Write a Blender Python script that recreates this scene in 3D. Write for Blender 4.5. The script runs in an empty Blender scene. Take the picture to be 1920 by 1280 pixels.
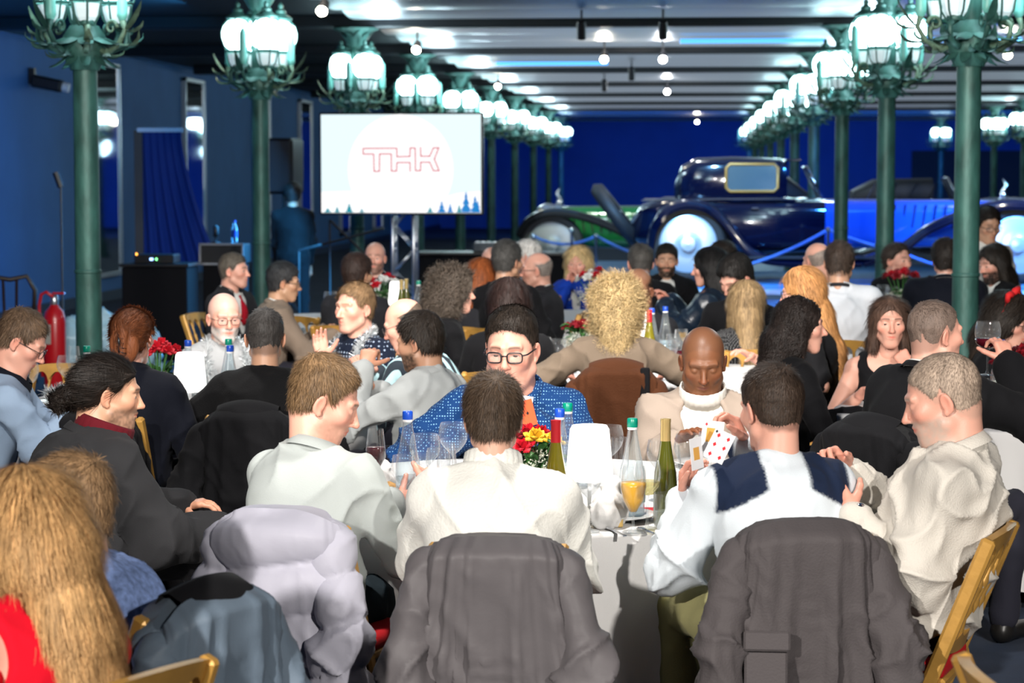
import bpy, math, random
import numpy as np
from mathutils import Vector, Matrix, Euler
random.seed(7); np.random.seed(7)
SC = bpy.context.scene
COL = SC.collection
PI = math.pi
# ------------------------------------------------------------------ camera
F = 4000.0; H = 1.85
TH = math.atan(315 / F); PH = math.atan(336 * math.cos(TH) / F)
cF = np.array((-math.sin(PH) * math.cos(TH), math.cos(PH) * math.cos(TH), -math.sin(TH)))
cR = np.array((math.cos(PH), math.sin(PH), 0.0)); cU = np.cross(cR, cF)
cam_d = bpy.data.cameras.new('camera'); cam = bpy.data.objects.new('camera', cam_d); COL.objects.link(cam)
cam.location = (0, 0, H)
cam.rotation_euler = Matrix((cR, cU, -cF)).transposed().to_euler()
cam_d.sensor_width = 36; cam_d.lens = F / 1920 * 36; cam_d.clip_end = 300; cam_d.clip_start = .1
cam_d.dof.use_dof = True; cam_d.dof.focus_distance = 7.2; cam_d.dof.aperture_fstop = 4.8
SC.camera = cam
SC.view_settings.view_transform = 'Standard'; SC.view_settings.look = 'None'
SC.view_settings.gamma = 1; SC.view_settings.use_curve_mapping = False; SC.view_settings.exposure = 0.0
SC.cycles.use_denoising = True
SC.cycles.max_bounces = 6; SC.cycles.transparent_max_bounces = 24; SC.cycles.glossy_bounces = 3; SC.cycles.diffuse_bounces = 2
SC.cycles.sample_clamp_indirect = 4; SC.cycles.caustics_reflective = False; SC.cycles.caustics_refractive = False
wd = bpy.data.worlds.new('world'); SC.world = wd; wd.use_nodes = True
wd.node_tree.nodes['Background'].inputs[0].default_value = (.02, .06, .14, 1); wd.node_tree.nodes['Background'].inputs[1].default_value = .3

def lamp(name, kind, loc, tgt, power, col, size=.3, spot=60, blend=.4, size_y=None):
    d = bpy.data.lights.new(name, kind); o = bpy.data.objects.new(name, d); COL.objects.link(o)
    o.location = loc; d.energy = power; d.color = col
    if kind == 'SPOT': d.spot_size = math.radians(spot); d.spot_blend = blend; d.shadow_soft_size = size
    elif kind == 'AREA':
        d.shape = 'RECTANGLE'; d.size = size; d.size_y = size_y or size
    else: d.shadow_soft_size = size
    o.rotation_euler = (Vector(tgt) - Vector(loc)).to_track_quat('-Z', 'Y').to_euler()
    return o
WARM = (1, .95, .89); COOL = (.78, .9, 1.0)
# stage spots under the ceiling behind the camera, aimed down the hall
lamp('key_spot', 'SPOT', (-2.6, -1.5, 3.45), (-.3, 7.2, .9), 2700, WARM, .10, 46, .8)
lamp('key_spot', 'SPOT', (2.8, -0.8, 3.45), (.3, 7.2, .9), 1900, WARM, .10, 52, .8)
lamp('mid_spot', 'SPOT', (-1.8, 3.4, 3.5), (-1.9, 10.5, .9), 850, WARM, .08, 60, .7)
lamp('mid_spot', 'SPOT', (2.2, 4.5, 3.5), (1.2, 11.5, .9), 620, WARM, .08, 62, .7)
lamp('far_spot', 'SPOT', (-.6, 7.5, 3.5), (-.7, 15.0, .9), 1200, WARM, .08, 74, .8)
lamp('far_spot', 'SPOT', (-3.6, 8.5, 3.5), (-2.6, 14.5, .9), 420, WARM, .08, 55, .8)
lamp('table_spot', 'SPOT', (-.3, 6.9, 3.48), (-.45, 7.3, .76), 420, WARM, .08, 78, .7)
lamp('table_spot', 'SPOT', (-2.2, 9.6, 3.48), (-2.3, 9.9, .76), 260, WARM, .08, 78, .7)
lamp('table_spot', 'SPOT', (-.2, 11.3, 3.48), (-.3, 11.6, .76), 260, WARM, .08, 78, .7)
# blue wash on walls, cars and plinth; added fill for ceiling and green car
lamp('blue_wash', 'AREA', (-5.2, 22, 3.4), (-9, 22, 1.2), 1500, (.05, .42, 1), 1.0, size_y=26)
lamp('blue_wash', 'AREA', (4, 60, 3.2), (4, 73, 1.5), 650, (.015, .2, 1), 18, size_y=1)
lamp('car_spot', 'SPOT', (3.3, 24.2, 3.5), (3.0, 28.2, .6), 1900, (.04, .26, 1), .12, 75, .6)
lamp('car_spot', 'SPOT', (-.5, 24.5, 3.5), (-.1, 28.0, .9), 1700, (.22, .55, 1), .12, 55, .6)
lamp('car_spot', 'SPOT', (5.0, 25, 3.5), (4.3, 28.0, .9), 1700, (.22, .55, 1), .12, 55, .6)
lamp('ceiling_fill', 'AREA', (-1.2, 42, 2.75), (-1.2, 42, 4), 200, (.75, .88, 1), 5, size_y=34)  # added upward light without a fixture, brightens the ceiling panels
lamp('ceiling_fill', 'AREA', (4.6, 42, 2.75), (4.6, 42, 4), 150, (.75, .88, 1), 4.5, size_y=34)  # second added uplight for the ceiling over the cars
lamp('car_spot', 'SPOT', (-1.9, 30.6, 3.5), (-1.6, 33.0, .7), 500, (.8, 1, .8), .12, 70, .6)  # pale green spot added so the green car body shows brighter
lamp('blue_fill', 'AREA', (-1, 12, 3.5), (-1, 12, 0), 26, (.25, .5, 1), 7, size_y=14)

# ------------------------------------------------------------------ projection helpers
def W(px, py, s):
    d = cF + cR * (px - 960) / F + cU * (640 - py) / F
    t = (F / s) / d[1]
    return np.array((0, 0, H)) + d * t
def WZ(px, s, z):                       # the point on depth F/s and height z whose picture column is px
    y = F / s; a = W(px, 325 + (H - z) * s, s); return np.array((a[0], y, z))

# ------------------------------------------------------------------ materials
MATS = {}
def lin(c):
    return tuple(((v / 255) / 12.92 if v / 255 <= .04045 else ((v / 255 + .055) / 1.055) ** 2.4) for v in c)
def mat(name, col=(.5, .5, .5), rough=.5, metal=0, bump=0, bscale=200, vary=0, vscale=6, attr=False, emit=None, es=0,
        sheen=0, spec=.5, pattern=None, pcol=None, pscale=100, island=0, coat=0, stretch=None):
    if name in MATS: return MATS[name]
    m = bpy.data.materials.new(name); m.use_nodes = True; MATS[name] = m
    nt = m.node_tree; N = nt.nodes; L = nt.links; b = N['Principled BSDF']
    b.inputs['Base Color'].default_value = (*col, 1); b.inputs['Roughness'].default_value = rough
    b.inputs['Metallic'].default_value = metal; b.inputs['Specular IOR Level'].default_value = spec
    if sheen: b.inputs['Sheen Weight'].default_value = sheen; b.inputs['Sheen Roughness'].default_value = .5
    if coat: b.inputs['Coat Weight'].default_value = coat; b.inputs['Coat Roughness'].default_value = .05
    tc = N.new('ShaderNodeTexCoord'); src = tc.outputs['Object']
    if stretch:
        mp = N.new('ShaderNodeMapping'); mp.inputs['Scale'].default_value = stretch; L.new(src, mp.inputs[0]); src = mp.outputs[0]
    cur = None
    def mix(a, bb, fac, typ='MIX'):
        x = N.new('ShaderNodeMix'); x.data_type = 'RGBA'; x.blend_type = typ
        for sck, v in ((x.inputs[0], fac), (x.inputs[6], a), (x.inputs[7], bb)):
            if hasattr(v, 'is_linked'): L.new(v, sck)
            else: sck.default_value = v
        return x.outputs[2]
    cur = (*col, 1)
    if pattern:
        if pattern == 'dots':
            v = N.new('ShaderNodeTexVoronoi'); v.inputs['Scale'].default_value = pscale; v.inputs['Randomness'].default_value = .12; L.new(src, v.inputs['Vector'])
            r = N.new('ShaderNodeMath'); r.operation = 'LESS_THAN'; r.inputs[1].default_value = .26; L.new(v.outputs['Distance'], r.inputs[0]); f = r.outputs[0]
        else:
            v = N.new('ShaderNodeTexWave'); v.inputs['Scale'].default_value = pscale; v.bands_direction = pattern; v.inputs['Distortion'].default_value = .3; L.new(src, v.inputs['Vector'])
            r = N.new('ShaderNodeMath'); r.operation = 'GREATER_THAN'; r.inputs[1].default_value = .6; L.new(v.outputs['Fac'], r.inputs[0]); f = r.outputs[0]
        cur = mix(cur, (*pcol, 1), f)
    if attr:
        a = N.new('ShaderNodeAttribute'); a.attribute_name = 'Col'
        cur = mix(a.outputs['Color'], cur, 1.0, 'MULTIPLY')
    if vary:
        n = N.new('ShaderNodeTexNoise'); n.inputs['Scale'].default_value = vscale; n.inputs['Detail'].default_value = 4; L.new(src, n.inputs['Vector'])
        r = N.new('ShaderNodeMapRange'); r.inputs[1].default_value = .3; r.inputs[2].default_value = .7; r.inputs[3].default_value = 1 - vary; r.inputs[4].default_value = 1 + vary
        L.new(n.outputs['Fac'], r.inputs[0])
        cur = mix(cur, r.outputs[0], 1.0, 'MULTIPLY')
    if island:
        g = N.new('ShaderNodeNewGeometry'); r = N.new('ShaderNodeMapRange'); r.inputs[3].default_value = 1 - island; r.inputs[4].default_value = 1 + island
        L.new(g.outputs['Random Per Island'], r.inputs[0]); cur = mix(cur, r.outputs[0], 1.0, 'MULTIPLY')
    if hasattr(cur, 'is_linked'): L.new(cur, b.inputs['Base Color'])
    if bump:
        n = N.new('ShaderNodeTexNoise'); n.inputs['Scale'].default_value = bscale; n.inputs['Detail'].default_value = 3; L.new(src, n.inputs['Vector'])
        bp = N.new('ShaderNodeBump'); bp.inputs['Strength'].default_value = bump; bp.inputs['Distance'].default_value = .004
        L.new(n.outputs['Fac'], bp.inputs['Height']); L.new(bp.outputs[0], b.inputs['Normal'])
    if emit:
        b.inputs['Emission Color'].default_value = (*emit, 1); b.inputs['Emission Strength'].default_value = es
    return m
def glass_mat(name, tint=(1, 1, 1), alpha=.06, edge=.55, rough=.02):
    if name in MATS: return MATS[name]
    m = bpy.data.materials.new(name); m.use_nodes = True; MATS[name] = m
    nt = m.node_tree; N = nt.nodes; L = nt.links; N.remove(N['Principled BSDF'])
    t = N.new('ShaderNodeBsdfTransparent'); t.inputs[0].default_value = (*tint, 1)
    g = N.new('ShaderNodeBsdfGlossy'); g.inputs['Roughness'].default_value = rough; g.inputs[0].default_value = (1, 1, 1, 1)
    lw = N.new('ShaderNodeLayerWeight'); lw.inputs[0].default_value = .35
    r = N.new('ShaderNodeMapRange'); r.inputs[3].default_value = alpha; r.inputs[4].default_value = edge
    L.new(lw.outputs['Facing'], r.inputs[0]); mx = N.new('ShaderNodeMixShader'); df = N.new('ShaderNodeBsdfDiffuse'); m2 = N.new('ShaderNodeMixShader'); m2.inputs[0].default_value = .3
    df.inputs[0].default_value = (.9, .93, .95, 1); L.new(g.outputs[0], m2.inputs[1]); L.new(df.outputs[0], m2.inputs[2])  # white diffuse mixed in for bright reflections the dark hall doesn't give
    L.new(r.outputs[0], mx.inputs[0]); L.new(t.outputs[0], mx.inputs[1]); L.new(m2.outputs[0], mx.inputs[2])
    L.new(mx.outputs[0], N['Material Output'].inputs[0]); return m

# ------------------------------------------------------------------ objects
def mesh_obj(name, V, Fc, m, parent=None, smooth=True, col=None, mid=None, link=True):
    V = np.asarray(V, np.float32).reshape(-1, 3)
    me = bpy.data.meshes.new(name)
    if isinstance(Fc, np.ndarray) and Fc.ndim == 2:
        k = Fc.shape[1]; nf = len(Fc)
        me.vertices.add(len(V)); me.vertices.foreach_set('co', V.ravel())
        me.loops.add(nf * k); me.loops.foreach_set('vertex_index', Fc.astype(np.int32).ravel())
        me.polygons.add(nf); me.polygons.foreach_set('loop_start', np.arange(0, nf * k, k, dtype=np.int32))
        me.polygons.foreach_set('loop_total', np.full(nf, k, np.int32))
        me.update(calc_edges=True)
    else:
        me.from_pydata([tuple(v) for v in V.tolist()], [], [tuple(int(i) for i in f) for f in Fc]); me.update()
    for mm in (m if isinstance(m, (list, tuple)) else [m]): me.materials.append(mm)
    if mid is not None: me.polygons.foreach_set('material_index', np.asarray(mid, np.int32))
    if smooth: me.polygons.foreach_set('use_smooth', np.ones(len(me.polygons), bool))
    if col is not None:
        a = me.color_attributes.new('Col', 'FLOAT_COLOR', 'POINT')
        c = np.ones((len(V), 4), np.float32); c[:, :3] = col; a.data.foreach_set('color', c.ravel())
    o = bpy.data.objects.new(name, me)
    if link: COL.objects.link(o)
    if parent: o.parent = parent
    return o
def tag(o, label=None, cat=None, group=None, kind=None):
    if label: o['label'] = label
    if cat: o['category'] = cat
    if group: o['group'] = group
    if kind: o['kind'] = kind
    return o
def empty(name, loc=(0, 0, 0), rz=0, label=None, cat=None, group=None):
    o = bpy.data.objects.new(name, None); COL.objects.link(o); o.location = [float(v) for v in loc]; o.rotation_euler = (0, 0, rz)
    o.empty_display_size = .1
    return tag(o, label, cat, group)
def copy_tree(o, parent=None):
    c = o.copy(); COL.objects.link(c)
    if parent: c.parent = parent
    for ch in list(o.children): copy_tree(ch, c)
    return c
def dup(root, loc, rz=None, label=None, group=None, scale=None):
    c = copy_tree(root); c.location = [float(v) for v in loc]
    if rz is not None: c.rotation_euler = (0, 0, rz)
    if label: c['label'] = label
    if group: c['group'] = group
    if scale: c.scale = (scale,) * 3
    return c

class MB:                                # collects shapes for ONE mesh object
    def __init__(s): s.V = []; s.F = []; s.n = 0
    def add(s, V, Fc):
        s.V.append(np.asarray(V, float).reshape(-1, 3)); s.F += [tuple(int(i) + s.n for i in f) for f in Fc]; s.n += len(s.V[-1]); return s
    def box(s, c, size, R=None, bev=0):
        x, y, z = [v / 2 for v in size]
        if bev:
            b = min(bev, x * .9, y * .9, z * .9); V = []; 
            for sx in (-1, 1):
                for sy in (-1, 1):
                    for sz in (-1, 1):
                        V += [(sx * x, sy * (y - b), sz * (z - b)), (sx * (x - b), sy * y, sz * (z - b)), (sx * (x - b), sy * (y - b), sz * z)]
            V = np.array(V); hull = _hull_faces_bevbox
            Fc = hull
        else:
            V = np.array([(a * x, b_ * y, c_ * z) for a in (-1, 1) for b_ in (-1, 1) for c_ in (-1, 1)])
            Fc = [(0, 1, 3, 2), (4, 6, 7, 5), (0, 4, 5, 1), (2, 3, 7, 6), (0, 2, 6, 4), (1, 5, 7, 3)]
        if R is not None: V = V @ np.array(R).T
        return s.add(V + np.array(c), Fc)
    def tube(s, pts, r, n=10, cap=True, sq=None):
        pts = np.asarray(pts, float); m = len(pts); r = np.broadcast_to(np.asarray(r, float), (m,))
        T = np.gradient(pts, axis=0); T /= np.linalg.norm(T, axis=1)[:, None] + 1e-9
        ref = np.array((0, 0, 1.)) if abs(T[0][2]) < .9 else np.array((1., 0, 0)); V = []
        u = np.cross(ref, T[0]); u /= np.linalg.norm(u)
        for i in range(m):
            u = u - T[i] * (u @ T[i]); u /= np.linalg.norm(u) + 1e-9; w = np.cross(T[i], u)
            for k in range(n):
                a = 2 * PI * k / n + (PI / 4 if n == 4 else 0)
                V.append(pts[i] + r[i] * (u * math.cos(a) * (sq or 1) + w * math.sin(a)))
        Fc = [(i * n + k, i * n + (k + 1) % n, (i + 1) * n + (k + 1) % n, (i + 1) * n + k) for i in range(m - 1) for k in range(n)]
        if cap: Fc += [tuple(range(n))[::-1], tuple((m - 1) * n + k for k in range(n))]
        return s.add(V, Fc)
    def lathe(s, prof, c=(0, 0, 0), n=20, R=None, closed=False):
        prof = list(prof); m = len(prof); V = [(r * math.cos(2 * PI * k / n), r * math.sin(2 * PI * k / n), z) for r, z in prof for k in range(n)]
        Fc = [(i * n + k, i * n + (k + 1) % n, (i + 1) * n + (k + 1) % n, (i + 1) * n + k) for i in range(m - 1) for k in range(n)]
        if prof[0][0] > 1e-4 and closed: Fc.append(tuple(range(n))[::-1])
        if prof[-1][0] > 1e-4 and closed: Fc.append(tuple((m - 1) * n + k for k in range(n)))
        V = np.array(V)
        if R is not None: V = V @ np.array(R).T
        return s.add(V + np.array(c), Fc)
    def prism(s, poly, y0, y1, R=None, c=(0, 0, 0)):      # polygon in xz, extruded along y
        n = len(poly); V = [(x, y0, z) for x, z in poly] + [(x, y1, z) for x, z in poly]
        Fc = [tuple(range(n)), tuple(range(n, 2 * n))[::-1]] + [(i, i + n, (i + 1) % n + n, (i + 1) % n) for i in range(n)]
        V = np.array(V)
        if R is not None: V = V @ np.array(R).T
        return s.add(V + np.array(c), Fc)
    def ball(s, c, r, n=12, m=8, R=None):
        r = np.broadcast_to(np.asarray(r, float), (3,)); V = []
        for i in range(m + 1):
            t = PI * i / m
            for k in range(n): a = 2 * PI * k / n; V.append((math.sin(t) * math.cos(a), math.sin(t) * math.sin(a), math.cos(t)))
        Fc = [(i * n + k, (i + 1) * n + k, (i + 1) * n + (k + 1) % n, i * n + (k + 1) % n) for i in range(m) for k in range(n)]
        V = np.array(V) * r
        if R is not None: V = V @ np.array(R).T
        return s.add(V + np.array(c), Fc)
    def build(s, name, m, parent=None, smooth=False, **k):
        V = np.concatenate(s.V); o = mesh_obj(name, V, s.F, m, parent, smooth, **k)
        if smooth == 'auto':
            me = o.data
            me.set_sharp_from_angle(angle=.7)
        return o
def _mk_bev():
    import bmesh
    V = []
    for sx in (-1, 1):
        for sy in (-1, 1):
            for sz in (-1, 1):
                V += [(sx, sy * .8, sz * .8), (sx * .8, sy, sz * .8), (sx * .8, sy * .8, sz)]
    bm = bmesh.new(); vs = [bm.verts.new(v) for v in V]
    bmesh.ops.convex_hull(bm, input=vs); bmesh.ops.dissolve_limit(bm, angle_limit=.02, verts=bm.verts, edges=bm.edges)
    bmesh.ops.recalc_face_normals(bm, faces=bm.faces)
    bm.verts.index_update(); idx = {}
    for v in bm.verts:
        for i, q in enumerate(V):
            if (v.co - Vector(q)).length < 1e-4: idx[v.index] = i
    Fc = [tuple(idx[v.index] for v in f.verts) for f in bm.faces]; bm.free(); return Fc
_hull_faces_bevbox = _mk_bev()
def Rz(a): c, s = math.cos(a), math.sin(a); return np.array(((c, -s, 0), (s, c, 0), (0, 0, 1.)))
def Rx(a): c, s = math.cos(a), math.sin(a); return np.array(((1., 0, 0), (0, c, -s), (0, s, c)))
def Ry(a): c, s = math.cos(a), math.sin(a); return np.array(((c, 0, s), (0, 1., 0), (-s, 0, c)))
def nrm(v): v = np.asarray(v, float); return v / (np.linalg.norm(v) + 1e-9)
def D(a): return math.radians(a)

# ------------------------------------------------------------------ noise
_tab = np.random.RandomState(3).rand(64, 64, 64).astype(np.float32)
def vnoise(P):
    P = np.asarray(P, np.float32); i = np.floor(P).astype(int); f = P - i; f = f * f * (3 - 2 * f); i &= 63; j = (i + 1) & 63
    x0, y0, z0 = i.T; x1, y1, z1 = j.T; fx, fy, fz = f.T; T = _tab
    a = (T[x0, y0, z0] * (1 - fx) + T[x1, y0, z0] * fx) * (1 - fy) + (T[x0, y1, z0] * (1 - fx) + T[x1, y1, z0] * fx) * fy
    b = (T[x0, y0, z1] * (1 - fx) + T[x1, y0, z1] * fx) * (1 - fy) + (T[x0, y1, z1] * (1 - fx) + T[x1, y1, z1] * fx) * fy
    return a * (1 - fz) + b * fz
def ridge(P): return 1 - np.abs(2 * vnoise(P) - 1)

# ------------------------------------------------------------------ signed distance modelling
class Field:
    def __init__(s, lo, hi, h):
        s.lo = np.array(lo, np.float32); s.h = h; s.n = np.maximum(4, np.ceil((np.array(hi) - s.lo) / h).astype(int) + 1)
        s.ax = [s.lo[i] + h * np.arange(s.n[i], dtype=np.float32) for i in range(3)]
        s.d = np.full(s.n, 1, np.float32)
    def _box(s, lo, hi):
        a = np.clip(np.floor((np.array(lo) - s.lo) / s.h).astype(int), 0, s.n); b = np.clip(np.ceil((np.array(hi) - s.lo) / s.h).astype(int) + 1, 0, s.n)
        if np.any(b <= a): return None
        sl = tuple(slice(a[i], b[i]) for i in range(3))
        return sl, s.ax[0][sl[0]][:, None, None], s.ax[1][sl[1]][None, :, None], s.ax[2][sl[2]][None, None, :]
    def _mix(s, sl, b, k, sub):
        a = s.d[sl]
        if sub:
            b = -b; hh = np.clip(.5 - .5 * (b - a) / k, 0, 1); s.d[sl] = a * hh + b * (1 - hh) + k * hh * (1 - hh)
        else:
            hh = np.clip(.5 + .5 * (b - a) / k, 0, 1); s.d[sl] = b * (1 - hh) + a * hh - k * hh * (1 - hh)
    def cap(s, a, b, ra, rb, k=.02, sub=False, fl=None):
        a = np.array(a, np.float32); b = np.array(b, np.float32); m = max(ra, rb) + k + 2.5 * s.h
        q = s._box(np.minimum(a, b) - m, np.maximum(a, b) + m)
        if q is None: return s
        sl, X, Y, Z = q; ab = b - a; L = float(ab @ ab) + 1e-9
        px, py, pz = X - a[0], Y - a[1], Z - a[2]
        t = np.clip((px * ab[0] + py * ab[1] + pz * ab[2]) / L, 0, 1)
        dx, dy, dz = px - t * ab[0], py - t * ab[1], pz - t * ab[2]
        d = np.sqrt(dx * dx + dy * dy + dz * dz) - (ra + (rb - ra) * t)
        s._mix(sl, d, k, sub); return s
    def ell(s, c, r, k=.02, sub=False, R=None):
        c = np.array(c, np.float32); r = np.broadcast_to(np.array(r, np.float32), (3,)); m = float(max(r)) + k + 2.5 * s.h
        q = s._box(c - m, c + m)
        if q is None: return s
        sl, X, Y, Z = q; x, y, z = X - c[0], Y - c[1], Z - c[2]
        if R is not None:
            R = np.array(R).T; x, y, z = (R[0, 0] * x + R[0, 1] * y + R[0, 2] * z), (R[1, 0] * x + R[1, 1] * y + R[1, 2] * z), (R[2, 0] * x + R[2, 1] * y + R[2, 2] * z)
        x, y, z = x / r[0], y / r[1], z / r[2]
        k0 = np.sqrt(x * x + y * y + z * z) + 1e-6; k1 = np.sqrt((x / r[0]) ** 2 + (y / r[1]) ** 2 + (z / r[2]) ** 2) + 1e-6
        s._mix(sl, k0 * (k0 - 1) / k1, k, sub); return s
    def rbox(s, c, hs, rad, k=.02, sub=False, R=None):
        c = np.array(c, np.float32); hs = np.array(hs, np.float32); m = float(np.linalg.norm(hs)) + rad + k + 2.5 * s.h
        q = s._box(c - m, c + m)
        if q is None: return s
        sl, X, Y, Z = q; x, y, z = X - c[0], Y - c[1], Z - c[2]
        if R is not None:
            R = np.array(R).T; x, y, z = (R[0, 0] * x + R[0, 1] * y + R[0, 2] * z), (R[1, 0] * x + R[1, 1] * y + R[1, 2] * z), (R[2, 0] * x + R[2, 1] * y + R[2, 2] * z)
        x, y, z = np.abs(x) - hs[0], np.abs(y) - hs[1], np.abs(z) - hs[2]
        d = np.sqrt(np.maximum(x, 0) ** 2 + np.maximum(y, 0) ** 2 + np.maximum(z, 0) ** 2) + np.minimum(np.maximum(x, np.maximum(y, z)), 0) - rad
        s._mix(sl, d, k, sub); return s
    def half(s, p, n, k=.01):            # cut away everything on the +n side of the plane
        n = nrm(n); X, Y, Z = s.ax[0][:, None, None], s.ax[1][None, :, None], s.ax[2][None, None, :]
        s._mix((slice(None),) * 3, -((X - p[0]) * n[0] + (Y - p[1]) * n[1] + (Z - p[2]) * n[2]), k, True); return s
    def mesh(s):
        d = s.d.copy(); d[0] = d[-1] = 1; d[:, 0] = d[:, -1] = 1; d[:, :, 0] = d[:, :, -1] = 1
        ins = d < 0; n = s.n
        cnt = np.zeros(n - 1, np.int8)
        for i in (0, 1):
            for j in (0, 1):
                for k in (0, 1): cnt += ins[i:n[0] - 1 + i, j:n[1] - 1 + j, k:n[2] - 1 + k]
        act = (cnt > 0) & (cnt < 8); idx = np.argwhere(act)
        if len(idx) == 0: return np.zeros((0, 3)), np.zeros((0, 4), int)
        lut = np.full(n - 1, -1, np.int32); lut[act] = np.arange(len(idx))
        acc = np.zeros((len(idx), 3), np.float32); w = np.zeros(len(idx), np.float32)
        co = [(i, j, k) for i in (0, 1) for j in (0, 1) for k in (0, 1)]
        val = {c: d[idx[:, 0] + c[0], idx[:, 1] + c[1], idx[:, 2] + c[2]] for c in co}
        for c in co:
            for ax in range(3):
                if c[ax]: continue
                e = list(c); e[ax] = 1; e = tuple(e); va, vb = val[c], val[e]; m = (va < 0) != (vb < 0)
                t = np.where(m, va / np.where(m, va - vb, 1), 0)
                for q in range(3): acc[:, q] += np.where(m, c[q] + (t if q == ax else 0), 0)
                w += m
        V = (idx + acc / w[:, None]) * s.h + s.lo
        Fs = []
        for ax in range(3):
            sl0 = [slice(1, -1)] * 3; sl0[ax] = slice(0, -1); sl1 = list(sl0); sl1[ax] = slice(1, None)
            a, b = ins[tuple(sl0)], ins[tuple(sl1)]; e = np.argwhere(a != b); fl = a[tuple(e.T)]
            off = np.ones(3, int); off[ax] = 0; e = e + off; u, v = (ax + 1) % 3, (ax + 2) % 3
            def g(du, dv):
                q = e.copy(); q[:, u] += du; q[:, v] += dv; return lut[q[:, 0], q[:, 1], q[:, 2]]
            qd = np.stack((g(-1, -1), g(0, -1), g(0, 0), g(-1, 0)), 1); qd[~fl] = qd[~fl][:, ::-1]; Fs.append(qd)
        return V, np.concatenate(Fs)
def normals(V, Fq):
    n = np.zeros_like(V); fn = np.cross(V[Fq[:, 2]] - V[Fq[:, 0]], V[Fq[:, 3]] - V[Fq[:, 1]])
    for i in range(4): np.add.at(n, Fq[:, i], fn)
    return n / (np.linalg.norm(n, axis=1)[:, None] + 1e-12)
def join(parts):
    Vs, Fs, n = [], [], 0
    for V, Fq in parts:
        Vs.append(V); Fs.append(Fq + n); n += len(V)
    return np.concatenate(Vs), np.concatenate(Fs)
def ribbons(P, Dr, Nn, L, wid, K=4, grav=0, curl=0, lift=.15, follow=None, freq=30, rnd=.25):
    """thin tapering ribbons: roots P, directions Dr, normals Nn"""
    n = len(P); rng = np.random.RandomState(n + K); L = np.broadcast_to(L, (n,)); d = Dr + rng.normal(0, rnd, (n, 3)); d += Nn * lift
    d /= np.linalg.norm(d, axis=1)[:, None] + 1e-9; p = P.copy(); V = np.zeros((n, K, 2, 3)); ph = rng.rand(n) * 6.28
    side = np.cross(d, Nn); side /= np.linalg.norm(side, axis=1)[:, None] + 1e-9
    up = np.cross(side, d)
    for k in range(K):
        t = k / (K - 1); w = wid * (1 - .75 * t ** 2)
        q = p.copy()
        if curl: q += side * (curl * np.sin(ph + t * L * freq * 6.28))[:, None] + up * (curl * np.cos(ph + t * L * freq * 6.28))[:, None]
        V[:, k, 0] = q - side * w; V[:, k, 1] = q + side * w
        p = p + d * (L / (K - 1))[:, None]; d[:, 2] -= grav / K; d /= np.linalg.norm(d, axis=1)[:, None]
    V = V.reshape(-1, 3); b = (np.arange(n) * K * 2)[:, None] + (np.arange(K - 1) * 2)[None, :]; b = b.ravel()
    return V, np.stack((b, b + 1, b + 3, b + 2), 1)

mat('black_leather', (.012, .011, .01), .35); mat('black_plastic', (.01, .01, .012), .3)
mat('tinsel', (.85, .90, .92), .22, metal=.55, island=.3)

# ------------------------------------------------------------------ people
skin_m = mat('skin', (1, 1, 1), .42, attr=True, bump=.12, bscale=260, spec=.35)
eye_m = mat('eye_white', (1, 1, 1), .12, attr=True)
lens_m = glass_mat('lens_glass', (.97, .98, 1), .04, .35)
FAIR = (.62, .36, .26); PINK = (.68, .36, .27); TAN = (.50, .28, .18); OLIVE = (.48, .27, .17); BROWN = (.165, .068, .032); ASIAN = (.50, .29, .18)
def sstep(x, a, b): t = np.clip((x - a) / (b - a), 0, 1); return t * t * (3 - 2 * t)
def gauss(P, c, r): return np.exp(-(((P - np.array(c)) / np.array(r)) ** 2).sum(1))
def skull(f, k=1.0, gx=0.):
    f.ell((0, -.018, .035), (.077 + gx, .097 + gx, .086 + gx), .01); f.ell((0, .018, -.02), (.063 * k + gx, .074 + gx, .085 + gx), .025)
    f.ell((0, -.045, -.02), (.058 + gx, .052 + gx, .06 + gx), .02)
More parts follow.
